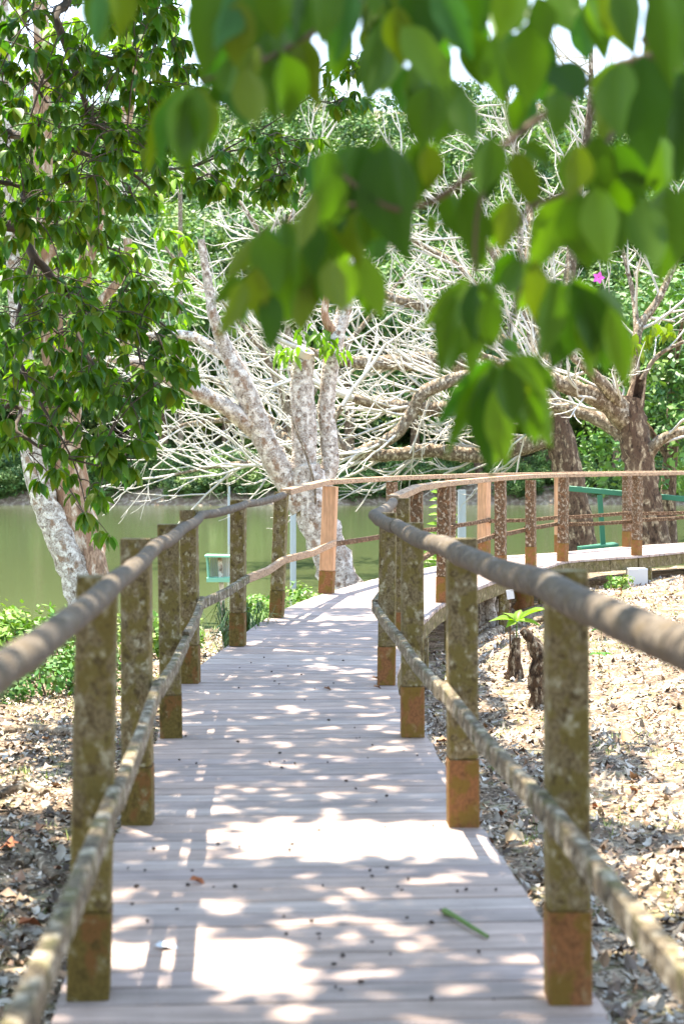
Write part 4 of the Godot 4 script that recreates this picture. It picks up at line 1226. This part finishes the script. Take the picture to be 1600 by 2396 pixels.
func build_undergrowth() -> void:
	var lime := [Color(0.16, 0.28, 0.04), Color(0.12, 0.24, 0.04), Color(0.21, 0.31, 0.06)]
	var green := [Color(0.07, 0.17, 0.03), Color(0.10, 0.21, 0.04)]
	shrub("bush", "bright lime green bush on the bank beside the lichened posts", "bush", -3.35, 15.2, Vector3(0.75, 0.42, 0.6), 0.085, 26, 110, lime, 401, "bushes along the pond bank")
	shrub("bush", "bright green bush at the foot of the twin-stemmed tree", "bush", -2.62, 15.6, Vector3(0.5, 0.3, 0.5), 0.08, 18, 90, lime, 402, "bushes along the pond bank")
	shrub("bush", "dark green low bush under the lime green bush", "bush", -2.55, 13.7, Vector3(0.55, 0.22, 0.5), 0.07, 18, 90, green, 403, "bushes along the pond bank")
	shrub("bush", "yellow green leafy plant below the green feeder", "bush", -1.85, 16.2, Vector3(0.35, 0.30, 0.35), 0.11, 14, 60, lime, 404, "bushes along the pond bank")
	shrub("bush", "small leafy plant between the dark railing posts and the water", "bush", -2.15, 17.2, Vector3(0.35, 0.28, 0.35), 0.09, 14, 60, lime, 405, "bushes along the pond bank")
	shrub("bush", "low bright ground plants beside the pale orange post", "bush", -0.62, 18.6, Vector3(0.55, 0.30, 0.45), 0.07, 26, 80, lime, 406, "bushes along the pond bank")
	shrub("bush", "leafy sprig behind the leaning dark post", "bush", -0.95, 18.0, Vector3(0.3, 0.22, 0.3), 0.07, 10, 50, lime, 407, "bushes along the pond bank")
	shrub("bush", "low green plants at the foot of the dark bare trunk", "bush", 4.2, 31.4, Vector3(0.8, 0.35, 0.6), 0.14, 20, 70, green, 408, "bushes along the pond bank")
	shrub("bush", "green plants beside the stout bare tree", "bush", 6.6, 27.8, Vector3(0.8, 0.3, 0.6), 0.14, 20, 60, lime, 409, "bushes along the pond bank")
	shrub("bush", "small green plants under the edge of the far walkway", "bush", 3.9, 22.0, Vector3(0.22, 0.16, 0.22), 0.07, 8, 40, lime, 410, "bushes along the pond bank")
	# spiky grass clump by the leaning post
	var base := on_ground(-0.90, 14.1, 0.0)
	var t := thing("grass_clump", "clump of arching grass blades at the foot of the leaning dark post", "grass", base)
	var bl := MB.new()
	for k in 170:
		var a := rnd(0, TAU)
		var l := rnd(0.55, 0.95)
		var out := Vector3(cos(a), 0, sin(a)) * rnd(0.15, 0.7) * l
		var p0 := Vector3(rnd(-0.1, 0.1), 0.0, rnd(-0.1, 0.1))
		var p1 := p0 + out * 0.5 + Vector3(0, l * 0.8, 0)
		var p2 := p0 + out * 1.1 + Vector3(0, l * rnd(0.35, 0.85), 0)
		var side := Vector3(-sin(a), 0, cos(a)) * 0.006
		bl.has_c = true
		var c := Color(0.10, 0.17, 0.05) * rnd(0.5, 1.5)
		var k0 := bl.v.size()
		for q in [p0 - side, p0 + side, p1 - side, p1 + side, p2]:
			bl.v.append(q); bl.n.append(Vector3(cos(a) * 0.3, 0.9, sin(a) * 0.3).normalized()); bl.c.append(c)
		bl.ix.append_array(PackedInt32Array([k0, k0 + 2, k0 + 1, k0 + 1, k0 + 2, k0 + 3, k0 + 2, k0 + 4, k0 + 3]))
	var o := part(t, "blades", bl.mesh(), M.blade)
	o.set_meta("kind", "stuff")
	# fern with upright fronds behind the walkway
	base = on_ground(1.45, 23.3, 0.0)
	t = thing("fern", "upright fern with feathery light green fronds behind the walkway", "fern", base)
	var lf := leaf_mesh(4, 0.1, 0.2, 0.0)
	for f in 6:
		var tip := Vector3([-0.55, -0.2, 0.0, 0.12, 0.35, -0.38][f], [0.75, 1.05, 1.75, 1.5, 0.8, 0.95][f], rnd(-0.2, 0.2))
		var m := MB.new()
		var st := curve(PackedVector3Array([Vector3(0, -0.05, 0), tip * Vector3(0.4, 0.6, 0.4), tip]), PackedFloat32Array([0.01, 0.008, 0.004]), 6)
		m.tube(st[0], st[1], 4)
		part(t, "stalk", m.mesh(), M.green_stalk)
		var pts: PackedVector3Array = st[0]
		for i in range(2, pts.size()):
			for sgn in [-1.0, 1.0]:
				var l := 0.30 * (1.0 - 0.6 * i / pts.size())
				part(t, "leaf", lf, M.leaves[4], leaf_xf(pts[i], Vector3(sgn, rnd(-0.1, 0.3), rnd(-0.5, 0.5)), Vector3(0, 0.6, 0.7), l, 0.07))
	# grass patches on the trodden ground
	var gx := []
	var gcol := []
	for k in 11000:
		var x := rnd(-4.2, 6.0)
		var d := rnd(4.5, 22.0)
		if x > -1.2 and x < 0.9: continue
		if noise.get_noise_2d(x * 0.7 + 20.0, d * 0.45) < (0.15 if x > 0 else 0.06): continue
		gx.append(Transform3D(Basis(Vector3.UP, rnd(0, TAU)).rotated(Vector3.RIGHT, rnd(-0.5, 0.5)).scaled(Vector3.ONE * rnd(0.5, 1.2)), on_ground(x, d, 0.0)))
		gcol.append(Color(0.20, 0.25, 0.06) * rnd(0.7, 1.3))
	var gb := MB.new()
	gb.has_c = true
	for k in 5:
		var a := TAU * k / 5.0
		var o2 := Vector3(cos(a), 0, sin(a))
		var s2 := Vector3(-sin(a), 0, cos(a)) * 0.003
		var k0 := gb.v.size()
		for q in [o2 * 0.01 - s2, o2 * 0.01 + s2, o2 * 0.035 + Vector3(0, 0.05, 0)]:
			gb.v.append(q); gb.n.append(Vector3.UP); gb.c.append(Color.WHITE)
		gb.ix.append_array(PackedInt32Array([k0, k0 + 2, k0 + 1]))
	stuff("grass", "thin short grass in patches on the bank", "grass", gb.mesh(), M.blade, gx, gcol)

func build_litter() -> void:
	var kinds := [leaf_mesh(4, 0.3, 0.2, 0.2), leaf_mesh(4, -0.3, -0.25, 0.2)]
	var tints := [Color(0.38, 0.31, 0.24), Color(0.48, 0.42, 0.35), Color(0.24, 0.17, 0.12), Color(0.54, 0.48, 0.41), Color(0.34, 0.22, 0.14), Color(0.16, 0.12, 0.095), Color(0.44, 0.36, 0.27)]
	for half in 2:
		var xfs := []
		var cols := []
		for k in 26000:
			var d := 3.0 + 21.0 * pow(rng.randf(), 1.3)
			var x := rnd(-1.0 - 0.24 * d, -0.6) if half == 0 else rnd(0.6, 1.2 + 0.24 * d)
			var c := path_near(x, d)
			if absf(c) < 0.70 and rng.randf() < 0.8: continue
			if d > shore_d(x) - 1.0: continue
			var p := on_ground(x, d, rnd(0.004, 0.03))
			var l := 0.022 + 0.075 * pow(rng.randf(), 1.8)
			var f := (Vector3.UP + rvec() * 0.42).normalized()
			xfs.append(leaf_xf(p, Vector3(rnd(-1, 1), rnd(-0.25, 0.25), rnd(-1, 1)).normalized(), f, l, l * rnd(0.4, 0.6)))
			var tc: Color = tints[rng.randi() % 7]
			cols.append(tc * rnd(0.6, 1.1))
		stuff("leaf_litter", ["carpet of dry brown leaves on the shaded bank beside the pond", "carpet of pale dry leaves on the sunny slope beside the walkway"][half], "leaf litter", kinds[half], M.litter, xfs, cols)
	# larger rusty leaves that stand out
	var big := [leaf_mesh(6, 0.45, 0.25, 0.2), leaf_mesh(6, -0.3, -0.35, 0.25), leaf_mesh(6, 0.2, 0.4, 0.3)]
	var px := [[1590, 1757], [1465, 1745], [1440, 1800], [1290, 1560], [1315, 1505], [1180, 1915], [1160, 1985], [1200, 1980], [1370, 1310], [1445, 1398], [1310, 1425], [1560, 1395], [1400, 1900], [1500, 1860], [1560, 2000], [1470, 1950], [1430, 1640], [1540, 1690], [1050, 1745], [1130, 1720], [60, 1990], [110, 1945], [30, 2080], [90, 2120], [40, 2180], [120, 2040], [20, 1900], [1480, 1570], [1380, 1570], [1520, 1540]]
	for i in px.size():
		var p := hit_ground(px[i][0], px[i][1])
		var l := rnd(0.09, 0.16)
		var xf := leaf_xf(p + Vector3(0, 0.03, 0), Vector3(rnd(-1, 1), rnd(-0.1, 0.1), rnd(-1, 1)).normalized(), Vector3.UP + rvec() * 0.4, l, l * rnd(0.5, 0.7))
		single("fallen_leaf", big[i % 3], M.fallen[i % 4], ["rusty orange fallen leaf lying on the pale leaf litter", "tan curled fallen leaf lying on the leaf litter", "brown fallen leaf lying on the leaf litter", "large beige fallen leaf lying on the leaf litter"][i % 4], "leaf", xf, "larger fallen leaves")
	# roots and sticks
	var sticks := [[[[0, 1720], [80, 1712], [165, 1722], [180, 1735]], 0.035, "thick brown root crossing the sunny bank"], [[[-10, 1775], [60, 1765], [120, 1755]], 0.015, "thin fallen stick lying on the shaded bank"], [[[20, 1790], [32, 1770], [40, 1755]], 0.012, "short forked stick lying beside the thin stick"], [[[-10, 1870], [60, 1850], [110, 1865]], 0.03, "smooth grey root in the shaded leaf litter"], [[[45, 2035], [85, 2010], [110, 2040], [135, 2065]], 0.03, "pale twisted root rising from the shaded litter"], [[[1100, 1715], [1180, 1665], [1260, 1630], [1310, 1620]], 0.02, "long thin branch lying beside the forked stump"], [[[1440, 2150], [1490, 2090], [1530, 2060], [1560, 2010]], 0.018, "grey dead branch lying on the sunny leaf litter"], [[[1100, 1520], [1180, 1475], [1290, 1452], [1400, 1440]], 0.06, "split pale log lying behind the seedling"], [[[1105, 1490], [1160, 1450], [1200, 1430]], 0.03, "reddish root beside the split pale log"]]
	for q in sticks:
		var p := PackedVector3Array()
		var r := PackedFloat32Array()
		for w in q[0]:
			p.append(hit_ground(w[0], w[1]) + Vector3(0, q[1] * 0.6, 0)); r.append(q[1] * rnd(0.75, 1.15))
		var cc := curve(p, r, 4)
		var m := MB.new()
		var o: Vector3 = cc[0][0]
		for i in cc[0].size(): cc[0][i] -= o
		m.tube(cc[0], cc[1], 8, 0.25, noise)
		single("root" if "root" in q[2] else ("log" if "log" in q[2] else "stick"), m.mesh(), M.bark_limb, q[2], "root" if "root" in q[2] else ("log" if "log" in q[2] else "stick"), Transform3D(Basis.IDENTITY, o))

func path_near(x: float, d: float) -> float:
	var best := 1e9
	for i in range(0, path_p.size(), 3):
		var q := path_p[i]
		best = minf(best, Vector2(q.x - x, q.z + d).length())
	return best

# where the ray through a photo pixel meets the ground, or the deck
func hit_ground(u: float, v: float) -> Vector3:
	var d := 2.0
	while d < 60.0:
		var p := at(u, v, d)
		if p.y < gh(p.x, d): return p
		d += 0.04
	return at(u, v, 60.0)

func hit_deck(u: float, v: float) -> Vector3:
	var d := 2.5
	while d < 40.0:
		var p := at(u, v, d)
		if p.y < deck_y(p.x, d) + 0.002: return Vector3(p.x, deck_y(p.x, d) + 0.002, p.z)
		d += 0.02
	return at(u, v, 40.0)

func build_small_things() -> void:
	# seed husks on the planks
	var husks := []
	for k in 3:
		var b := MB.new()
		var pts := PackedVector3Array()
		var rr := PackedFloat32Array()
		for i in 5:
			var t := i / 4.0
			pts.append(Vector3((t - 0.5) * 0.022, 0.006 + rnd(-0.001, 0.001), rnd(-0.002, 0.002)))
			rr.append(0.0065 * sin(PI * (0.12 + 0.76 * t)) * rnd(0.8, 1.2))
		b.tube(pts, rr, 6, 0.3, noise)
		husks.append(b.mesh())
	var spots := [[880, 1880], [1020, 1990], [905, 2035], [865, 2040], [955, 2060], [930, 2080], [870, 2055], [1160, 2085], [1070, 2090], [1090, 2085], [940, 2085], [1010, 2165], [870, 2210], [1120, 2235], [1010, 2345], [1155, 2345], [660, 1800], [655, 1765], [690, 1790], [860, 1775], [810, 1830], [420, 1780], [460, 1790], [1000, 1640], [780, 1600], [705, 1580], [550, 2080], [500, 2080], [340, 2040], [320, 2080], [310, 2120], [450, 2040], [440, 2075], [415, 2130], [345, 2160], [670, 2190], [745, 2190], [755, 2075], [785, 2315], [560, 1985], [510, 1980], [360, 1990], [300, 2035], [435, 1725], [830, 1705]]
	for k in 45:
		var t := rng.randf()
		var v := 1500.0 + 860.0 * pow(t, 1.2)
		spots.append([rnd(0.34, 0.66) * 1600 + (v - 1900) * 0.0, v])
	for i in spots.size():
		var p := hit_deck(spots[i][0], spots[i][1])
		var s := rnd(0.45, 0.95)
		single("seed_husk", husks[i % 3], M.seed, "small dark seed husk lying on the boardwalk planks", "seed", Transform3D(Basis(Vector3.UP, rnd(0, TAU)).scaled(Vector3.ONE * s), p + Vector3(0, 0.001, 0)), "seed husks scattered on the boardwalk")
	# green stalk
	var a := hit_deck(1040, 2142)
	var e := hit_deck(1140, 2198)
	var sb := MB.new()
	var mid := (a + e) * 0.5
	sb.tube(PackedVector3Array([a - mid, (a - mid) * 0.5 + Vector3(0, 0.003, 0), (e - mid) * 0.4, e - mid]), PackedFloat32Array([0.011, 0.008, 0.007, 0.006]), 8)
	single("leaf_stalk", sb.mesh(), M.green_stalk, "short green leaf stalk lying on the boardwalk planks", "stalk", Transform3D(Basis.IDENTITY, mid + Vector3(0, 0.009, 0)))
	# pale scrap leaf
	var sp := hit_deck(358, 2218)
	single("pale_leaf", leaf_mesh(6, 0.15, 0.1, 0.1), M.white_paint, "pale bluish dry leaf lying in the sun patch on the planks", "leaf", leaf_xf(sp + Vector3(0, 0.006, 0), Vector3(1, 0.0, 0.05), Vector3.UP, 0.08, 0.06))
	var rp := hit_deck(872, 1612)
	for q in [[872, 1611, 2], [868, 1590, 2], [755, 1615, 2], [440, 2068, 0]]:
		rp = hit_deck(q[0], q[1])
		single("dry_leaf", leaf_mesh(6, 0.4, 0.3, 0.2), M.fallen[q[2]], ["small red brown leaf among the seed husks on the planks", "", "curled dry leaf lying on the planks between the posts"][q[2]], "leaf", leaf_xf(rp + Vector3(0, 0.012, 0), Vector3(1, -0.05, rnd(-0.4, 0.4)), Vector3.UP + rvec() * 0.2, 0.07, 0.035), "dry leaves on the boardwalk")

	# bird feeder on a post
	var base := on_ground(-1.36, 17.5, 0.0)
	var top := at(497, 1300, 17.5).y - base.y
	var t := thing("bird_feeder", "mint green wooden bird feeder box on a weathered post by the water", "feeder", base)
	var b := MB.new()
	b.beam(Vector3(0.06, -0.1, 0), Vector3(0.0, top - 0.02, 0), Vector3.FORWARD, 0.05, 0.05, 0.006)
	part(t, "post", b.mesh(), M.bark_pale)
	b = MB.new()
	b.beam(Vector3(-0.16, top, 0), Vector3(0.17, top - 0.006, 0), Vector3.UP, 0.30, 0.022, 0.003)
	part(t, "roof", b.mesh(), M.mint_paint)
	b = MB.new()
	b.beam(Vector3(-0.14, top - 0.265, 0), Vector3(0.115, top - 0.265, 0), Vector3.UP, 0.24, 0.05, 0.003)
	part(t, "tray", b.mesh(), M.mint_paint)
	for k in 9:
		b = MB.new()
		var x := -0.10 + k * 0.024
		b.beam(Vector3(x, top - 0.24, -0.06), Vector3(x, top - 0.012, -0.06), Vector3.FORWARD, 0.019, 0.012, 0.001)
		part(t, "slat", b.mesh(), M.concrete)
	b = MB.new()
	b.beam(Vector3(-0.125, top - 0.24, 0.0), Vector3(-0.14, top - 0.012, 0.0), Vector3.FORWARD, 0.02, 0.16, 0.002)
	part(t, "side_panel", b.mesh(), M.mint_paint)

	# low pale platform edge at the water behind the feeder
	for k in 3:
		b = MB.new()
		b.beam(Vector3(-0.12, 0, 0), Vector3(0.14, 0, 0), Vector3.UP, 0.05, 0.05, 0.004)
		single("landing_step", b.mesh(), M.mint_paint, ["lowest", "middle", "topmost"][k] + " pale green board of the small landing behind the feeder", "board", Transform3D(Basis.IDENTITY, Vector3(-1.10, gh(-1.1, 17.9) + 0.03 + k * 0.085, -17.9)))

	# pale poles standing in the pond
	for q in [[686, 1395, 1090, 30.0, 0.06, "thick pale pole standing in the pond behind the leaning post"], [536, 1245, 1138, 48.0, 0.04, "thin white pole standing out in the pond"], [1080, 1215, 1146, 40.0, 0.11, "white pole in the pond behind the fern"]]:
		var lo := at(q[0], q[1], q[3])
		lo.y = minf(lo.y, WATER_Y - 0.3)
		var hi := at(q[0], q[2], q[3])
		b = MB.new()
		b.tube(PackedVector3Array([Vector3.ZERO, Vector3(0, (hi.y - lo.y) * 0.5, 0), Vector3(0, hi.y - lo.y, 0)]), PackedFloat32Array([q[4], q[4], q[4] * 0.95]), 10)
		single("pole", b.mesh(), M.pole, q[5], "pole", Transform3D(Basis.IDENTITY, lo), "poles in the pond")
	# grey pole on the far bank
	var fb := on_ground((424 - CX) / FPX * 106.0, 106.0)
	b = MB.new()
	b.tube(PackedVector3Array([Vector3.ZERO, Vector3(0, 9, 0), Vector3(0, 20, 0)]), PackedFloat32Array([0.2, 0.18, 0.15]), 8)
	single("utility_pole", b.mesh(), M.bark_limb, "tall grey pole among the trees of the far bank", "pole", Transform3D(Basis.IDENTITY, fb))

	# green painted frame by the water on the other side of the far walkway
	base = on_ground(4.75, 29.8, 0.0)
	t = thing("green_frame", "dark green painted timber frame with a sloping top bar by the water", "frame", base)
	b = MB.new()
	b.beam(at(1300, 1140, 29.8) - base, at(1605, 1168, 29.0) - base, Vector3.UP, 0.16, 0.10, 0.006)
	part(t, "top_bar", b.mesh(), M.green_paint)
	b = MB.new()
	b.beam(at(1411, 1290, 29.5) - base, at(1402, 1158, 29.5) - base, Vector3.FORWARD, 0.09, 0.09, 0.006)
	part(t, "post", b.mesh(), M.green_paint)
	b = MB.new()
	b.beam(at(1355, 1285, 29.5) - base, at(1440, 1275, 29.5) - base, Vector3.UP, 0.6, 0.08, 0.006)
	part(t, "foot_board", b.mesh(), M.green_paint)

	# concrete block and dark beams under the far walkway
	b = MB.new()
	b.beam(Vector3(-0.14, 0, 0), Vector3(0.14, 0, 0), Vector3.UP, 0.2, 0.3, 0.01)
	single("concrete_block", b.mesh(), M.concrete, "pale concrete block under the edge of the far walkway", "block", Transform3D(Basis.IDENTITY, Vector3(4.3, gh(4.3, 22.9) + 0.12, -22.9)))
	# small notice plate on a stake
	var np := at(1193, 1392, 16.6)
	t = thing("notice_plate", "small white notice plate beside the reddish stump", "sign", Vector3(np.x, gh(np.x, 16.6), np.z))
	b = MB.new()
	b.beam(Vector3(0, -0.05, -0.01), Vector3(0, np.y - t.position.y + 0.03, -0.01), Vector3.FORWARD, 0.02, 0.02, 0.002)
	part(t, "stake", b.mesh(), M.stump)
	b = MB.new()
	b.beam(Vector3(-0.038, np.y - t.position.y, 0.006), Vector3(0.038, np.y - t.position.y + 0.012, 0.006), Vector3.UP, 0.008, 0.10, 0.001)
	part(t, "plate", b.mesh(), M.white_paint)

	# stumps and the seedling beside the walkway
	stump("tree_stump", "forked low stump with a bent arm beside the seedling", hit_ground(1262, 1655), [[[0.0, -0.1, 0.0, 0.10], [0.0, 0.25, 0.0, 0.085], [0.01, 0.45, 0.0, 0.085]], [[0.02, 0.38, 0.0, 0.075], [-0.03, 0.50, 0.0, 0.07], [-0.10, 0.62, 0.0, 0.05], [-0.16, 0.68, 0.0, 0.03]], [[0.03, 0.42, 0.0, 0.05], [0.06, 0.5, 0.0, 0.035], [0.07, 0.58, 0, 0.02]]], M.stump)
	stump("tree_stump", "dark conical stump under the bright green seedling", hit_ground(1205, 1585), [[[0.0, -0.08, 0.0, 0.13], [0.0, 0.05, 0.0, 0.08], [0.0, 0.22, 0.0, 0.045], [0.01, 0.38, 0.0, 0.035]]], M.stump)
	stump("tree_stump", "pale bundled stump with splintered top by the walkway edge", hit_ground(1148, 1468), [[[-0.09, -0.1, 0.0, 0.06], [-0.09, 0.2, 0.0, 0.055], [-0.10, 0.44, 0.0, 0.05]], [[0.0, -0.1, 0.05, 0.065], [0.0, 0.2, 0.05, 0.06], [0.01, 0.42, 0.05, 0.055]], [[0.09, -0.1, 0.0, 0.06], [0.09, 0.15, 0.0, 0.055], [0.1, 0.36, 0.0, 0.05]], [[0.02, 0.4, 0.05, 0.02], [0.02, 0.55, 0.05, 0.012], [0.02, 0.66, 0.05, 0.004]]], M.bark_pale)
	stump("tree_stump", "reddish brown fibrous stump beside the small notice plate", hit_ground(1222, 1420), [[[0.0, -0.1, 0.0, 0.13], [0.0, 0.2, 0.0, 0.09], [0.0, 0.42, 0.0, 0.075]], [[0.1, -0.1, 0.0, 0.06], [0.09, 0.15, 0.0, 0.05], [0.09, 0.3, 0.0, 0.03]]], M.sleeve)
	var pole0 := hit_ground(1172, 1450)
	b = MB.new()
	b.tube(PackedVector3Array([Vector3(0, -0.02, 0), Vector3(0.04, 0.35, 0), Vector3(0.11, 0.66, 0)]), PackedFloat32Array([0.017, 0.015, 0.013]), 7, 0.1, noise)
	single("stick", b.mesh(), M.cut, "pale stick leaning against the walkway edge by the stump", "stick", Transform3D(Basis.IDENTITY, pole0))
	var sd := hit_ground(1205, 1585)
	t = thing("seedling", "bright green seedling with long glossy leaves growing from the dark stump", "seedling", sd + Vector3(0.01, 0.36, 0))
	b = MB.new()
	b.tube(PackedVector3Array([Vector3.ZERO, Vector3(0.0, 0.09, 0), Vector3(0.005, 0.17, 0)]), PackedFloat32Array([0.008, 0.007, 0.006]), 6)
	part(t, "stem", b.mesh(), M.green_stalk)
	var lk := leaf_mesh(8, 0.22, 0.35, 0.05)
	for q in [[-0.9, 0.35, 0.2, 0.27], [0.9, 0.75, 0.1, 0.36], [0.85, 0.15, 0.35, 0.24], [-0.55, 0.7, -0.3, 0.17], [-0.6, 0.0, 0.5, 0.14], [0.25, 0.4, 0.7, 0.15], [0.2, 0.8, -0.5, 0.18]]:
		part(t, "leaf", lk, M.leaves[4], leaf_xf(Vector3(0.003, 0.165, 0), Vector3(q[0], q[1], q[2]), Vector3(-q[0] * 0.4, 1, 0.25), q[3], 0.085))
	# small plants on the sunny slope
	for q in [[1400, 1560, "small dark leafed plant on the slope behind the big post"], [1405, 1500, "little green sprout on the slope behind the big post"]]:
		var pb := hit_ground(q[0], q[1])
		t = thing("sprout", q[2], "plant", pb, "sprouts on the slope")
		b = MB.new()
		b.tube(PackedVector3Array([Vector3(0, -0.02, 0), Vector3(0, 0.08, 0), Vector3(0.01, 0.14, 0)]), PackedFloat32Array([0.006, 0.005, 0.004]), 5)
		part(t, "stem", b.mesh(), M.green_stalk)
		for k in 5:
			var an := TAU * k / 5.0 + rnd(-0.3, 0.3)
			part(t, "leaf", lk, M.leaves[3], leaf_xf(Vector3(0.005, 0.12, 0), Vector3(cos(an), 0.3, sin(an)), Vector3.UP, rnd(0.09, 0.15), 0.05))

func stump(called: String, label: String, base: Vector3, stems: Array, m: Material) -> void:
	var t := thing(called, label, "stump", base, "stumps beside the walkway")
	for s in stems:
		var p := PackedVector3Array()
		var r := PackedFloat32Array()
		for q in s:
			p.append(Vector3(q[0], q[1], q[2])); r.append(q[3])
		var cc := curve(p, r, 5)
		var b := MB.new()
		b.tube(cc[0], cc[1], 10, 0.35, noise)
		part(t, "stem", b.mesh(), m)


# ---------------------------------------------------------------- scene
func _ready() -> void:
	rng.seed = 20240
	# camera
	var cam := Camera3D.new()
	cam.name = "camera"
	add_child(cam)
	cam.position = Vector3(0, EYE, 0)
	cam.rotation.x = -PITCH
	var lens := CameraAttributesPhysical.new()
	lens.frustum_focal_length = 24.0 * FPX / 2396.0
	lens.frustum_focus_distance = 16.5
	lens.frustum_near = 0.05
	lens.frustum_far = 600.0
	lens.exposure_aperture = 2.3
	cam.attributes = lens
	cam.keep_aspect = Camera3D.KEEP_HEIGHT
	cam.current = true
	# sky and exposure
	var we := WorldEnvironment.new()
	we.name = "environment"
	var env := Environment.new()
	var sky := Sky.new()
	var sm := ProceduralSkyMaterial.new()
	sm.sky_top_color = Color(0.63, 0.735, 0.89)
	sm.sky_horizon_color = Color(0.86, 0.91, 0.96)
	sm.sky_curve = 0.25
	sm.sky_energy_multiplier = 1.0
	sm.ground_bottom_color = Color(0.20, 0.20, 0.14)
	sm.ground_horizon_color = Color(0.62, 0.66, 0.62)
	sky.sky_material = sm
	env.background_mode = Environment.BG_SKY
	env.sky = sky
	env.background_energy_multiplier = 1.0
	env.tonemap_mode = Environment.TONE_MAPPER_LINEAR
	env.tonemap_exposure = 4.6
	env.sdfgi_enabled = true
	env.ssao_enabled = true
	env.ssil_enabled = true
	we.environment = env
	add_child(we)
	# high sun, from the left and slightly ahead
	var sun := DirectionalLight3D.new()
	sun.name = "sun"
	add_child(sun)
	sun.look_at_from_position(Vector3.ZERO, -SUN_V, Vector3.FORWARD)
	sun.light_energy = 1.5
	sun.light_color = Color(1.0, 0.965, 0.90)
	sun.light_angular_distance = 0.53
	sun.shadow_enabled = true
	print("fov ", cam.fov)

	make_materials()
	M.leaves = []
	for c in LEAF_TINTS:
		var m := leaf_mat(0.42, 0.35, Color(0.85, 0.95, 0.30))
		m.albedo_color = lin(c.r, c.g, c.b)
		M.leaves.append(m)
	print("materials ", Time.get_ticks_msec())
	build_path()
	build_ground()
	build_deck()
	build_railing(LEFT_POSTS, -1.0, "weathered timber railing on the pond side of the boardwalk", 7, 8)
	build_railing(RIGHT_POSTS, 1.0, "weathered timber railing on the slope side of the boardwalk", 6, 6)
	print("deck ", Time.get_ticks_msec())
	build_pond_trees()
	print("pond trees ", Time.get_ticks_msec())
	build_far_bank()
	build_shade_tree()
	print("shade ", Time.get_ticks_msec())
	build_near_tree()
	build_undergrowth()
	build_litter()
	build_small_things()
	print("done ", Time.get_ticks_msec())
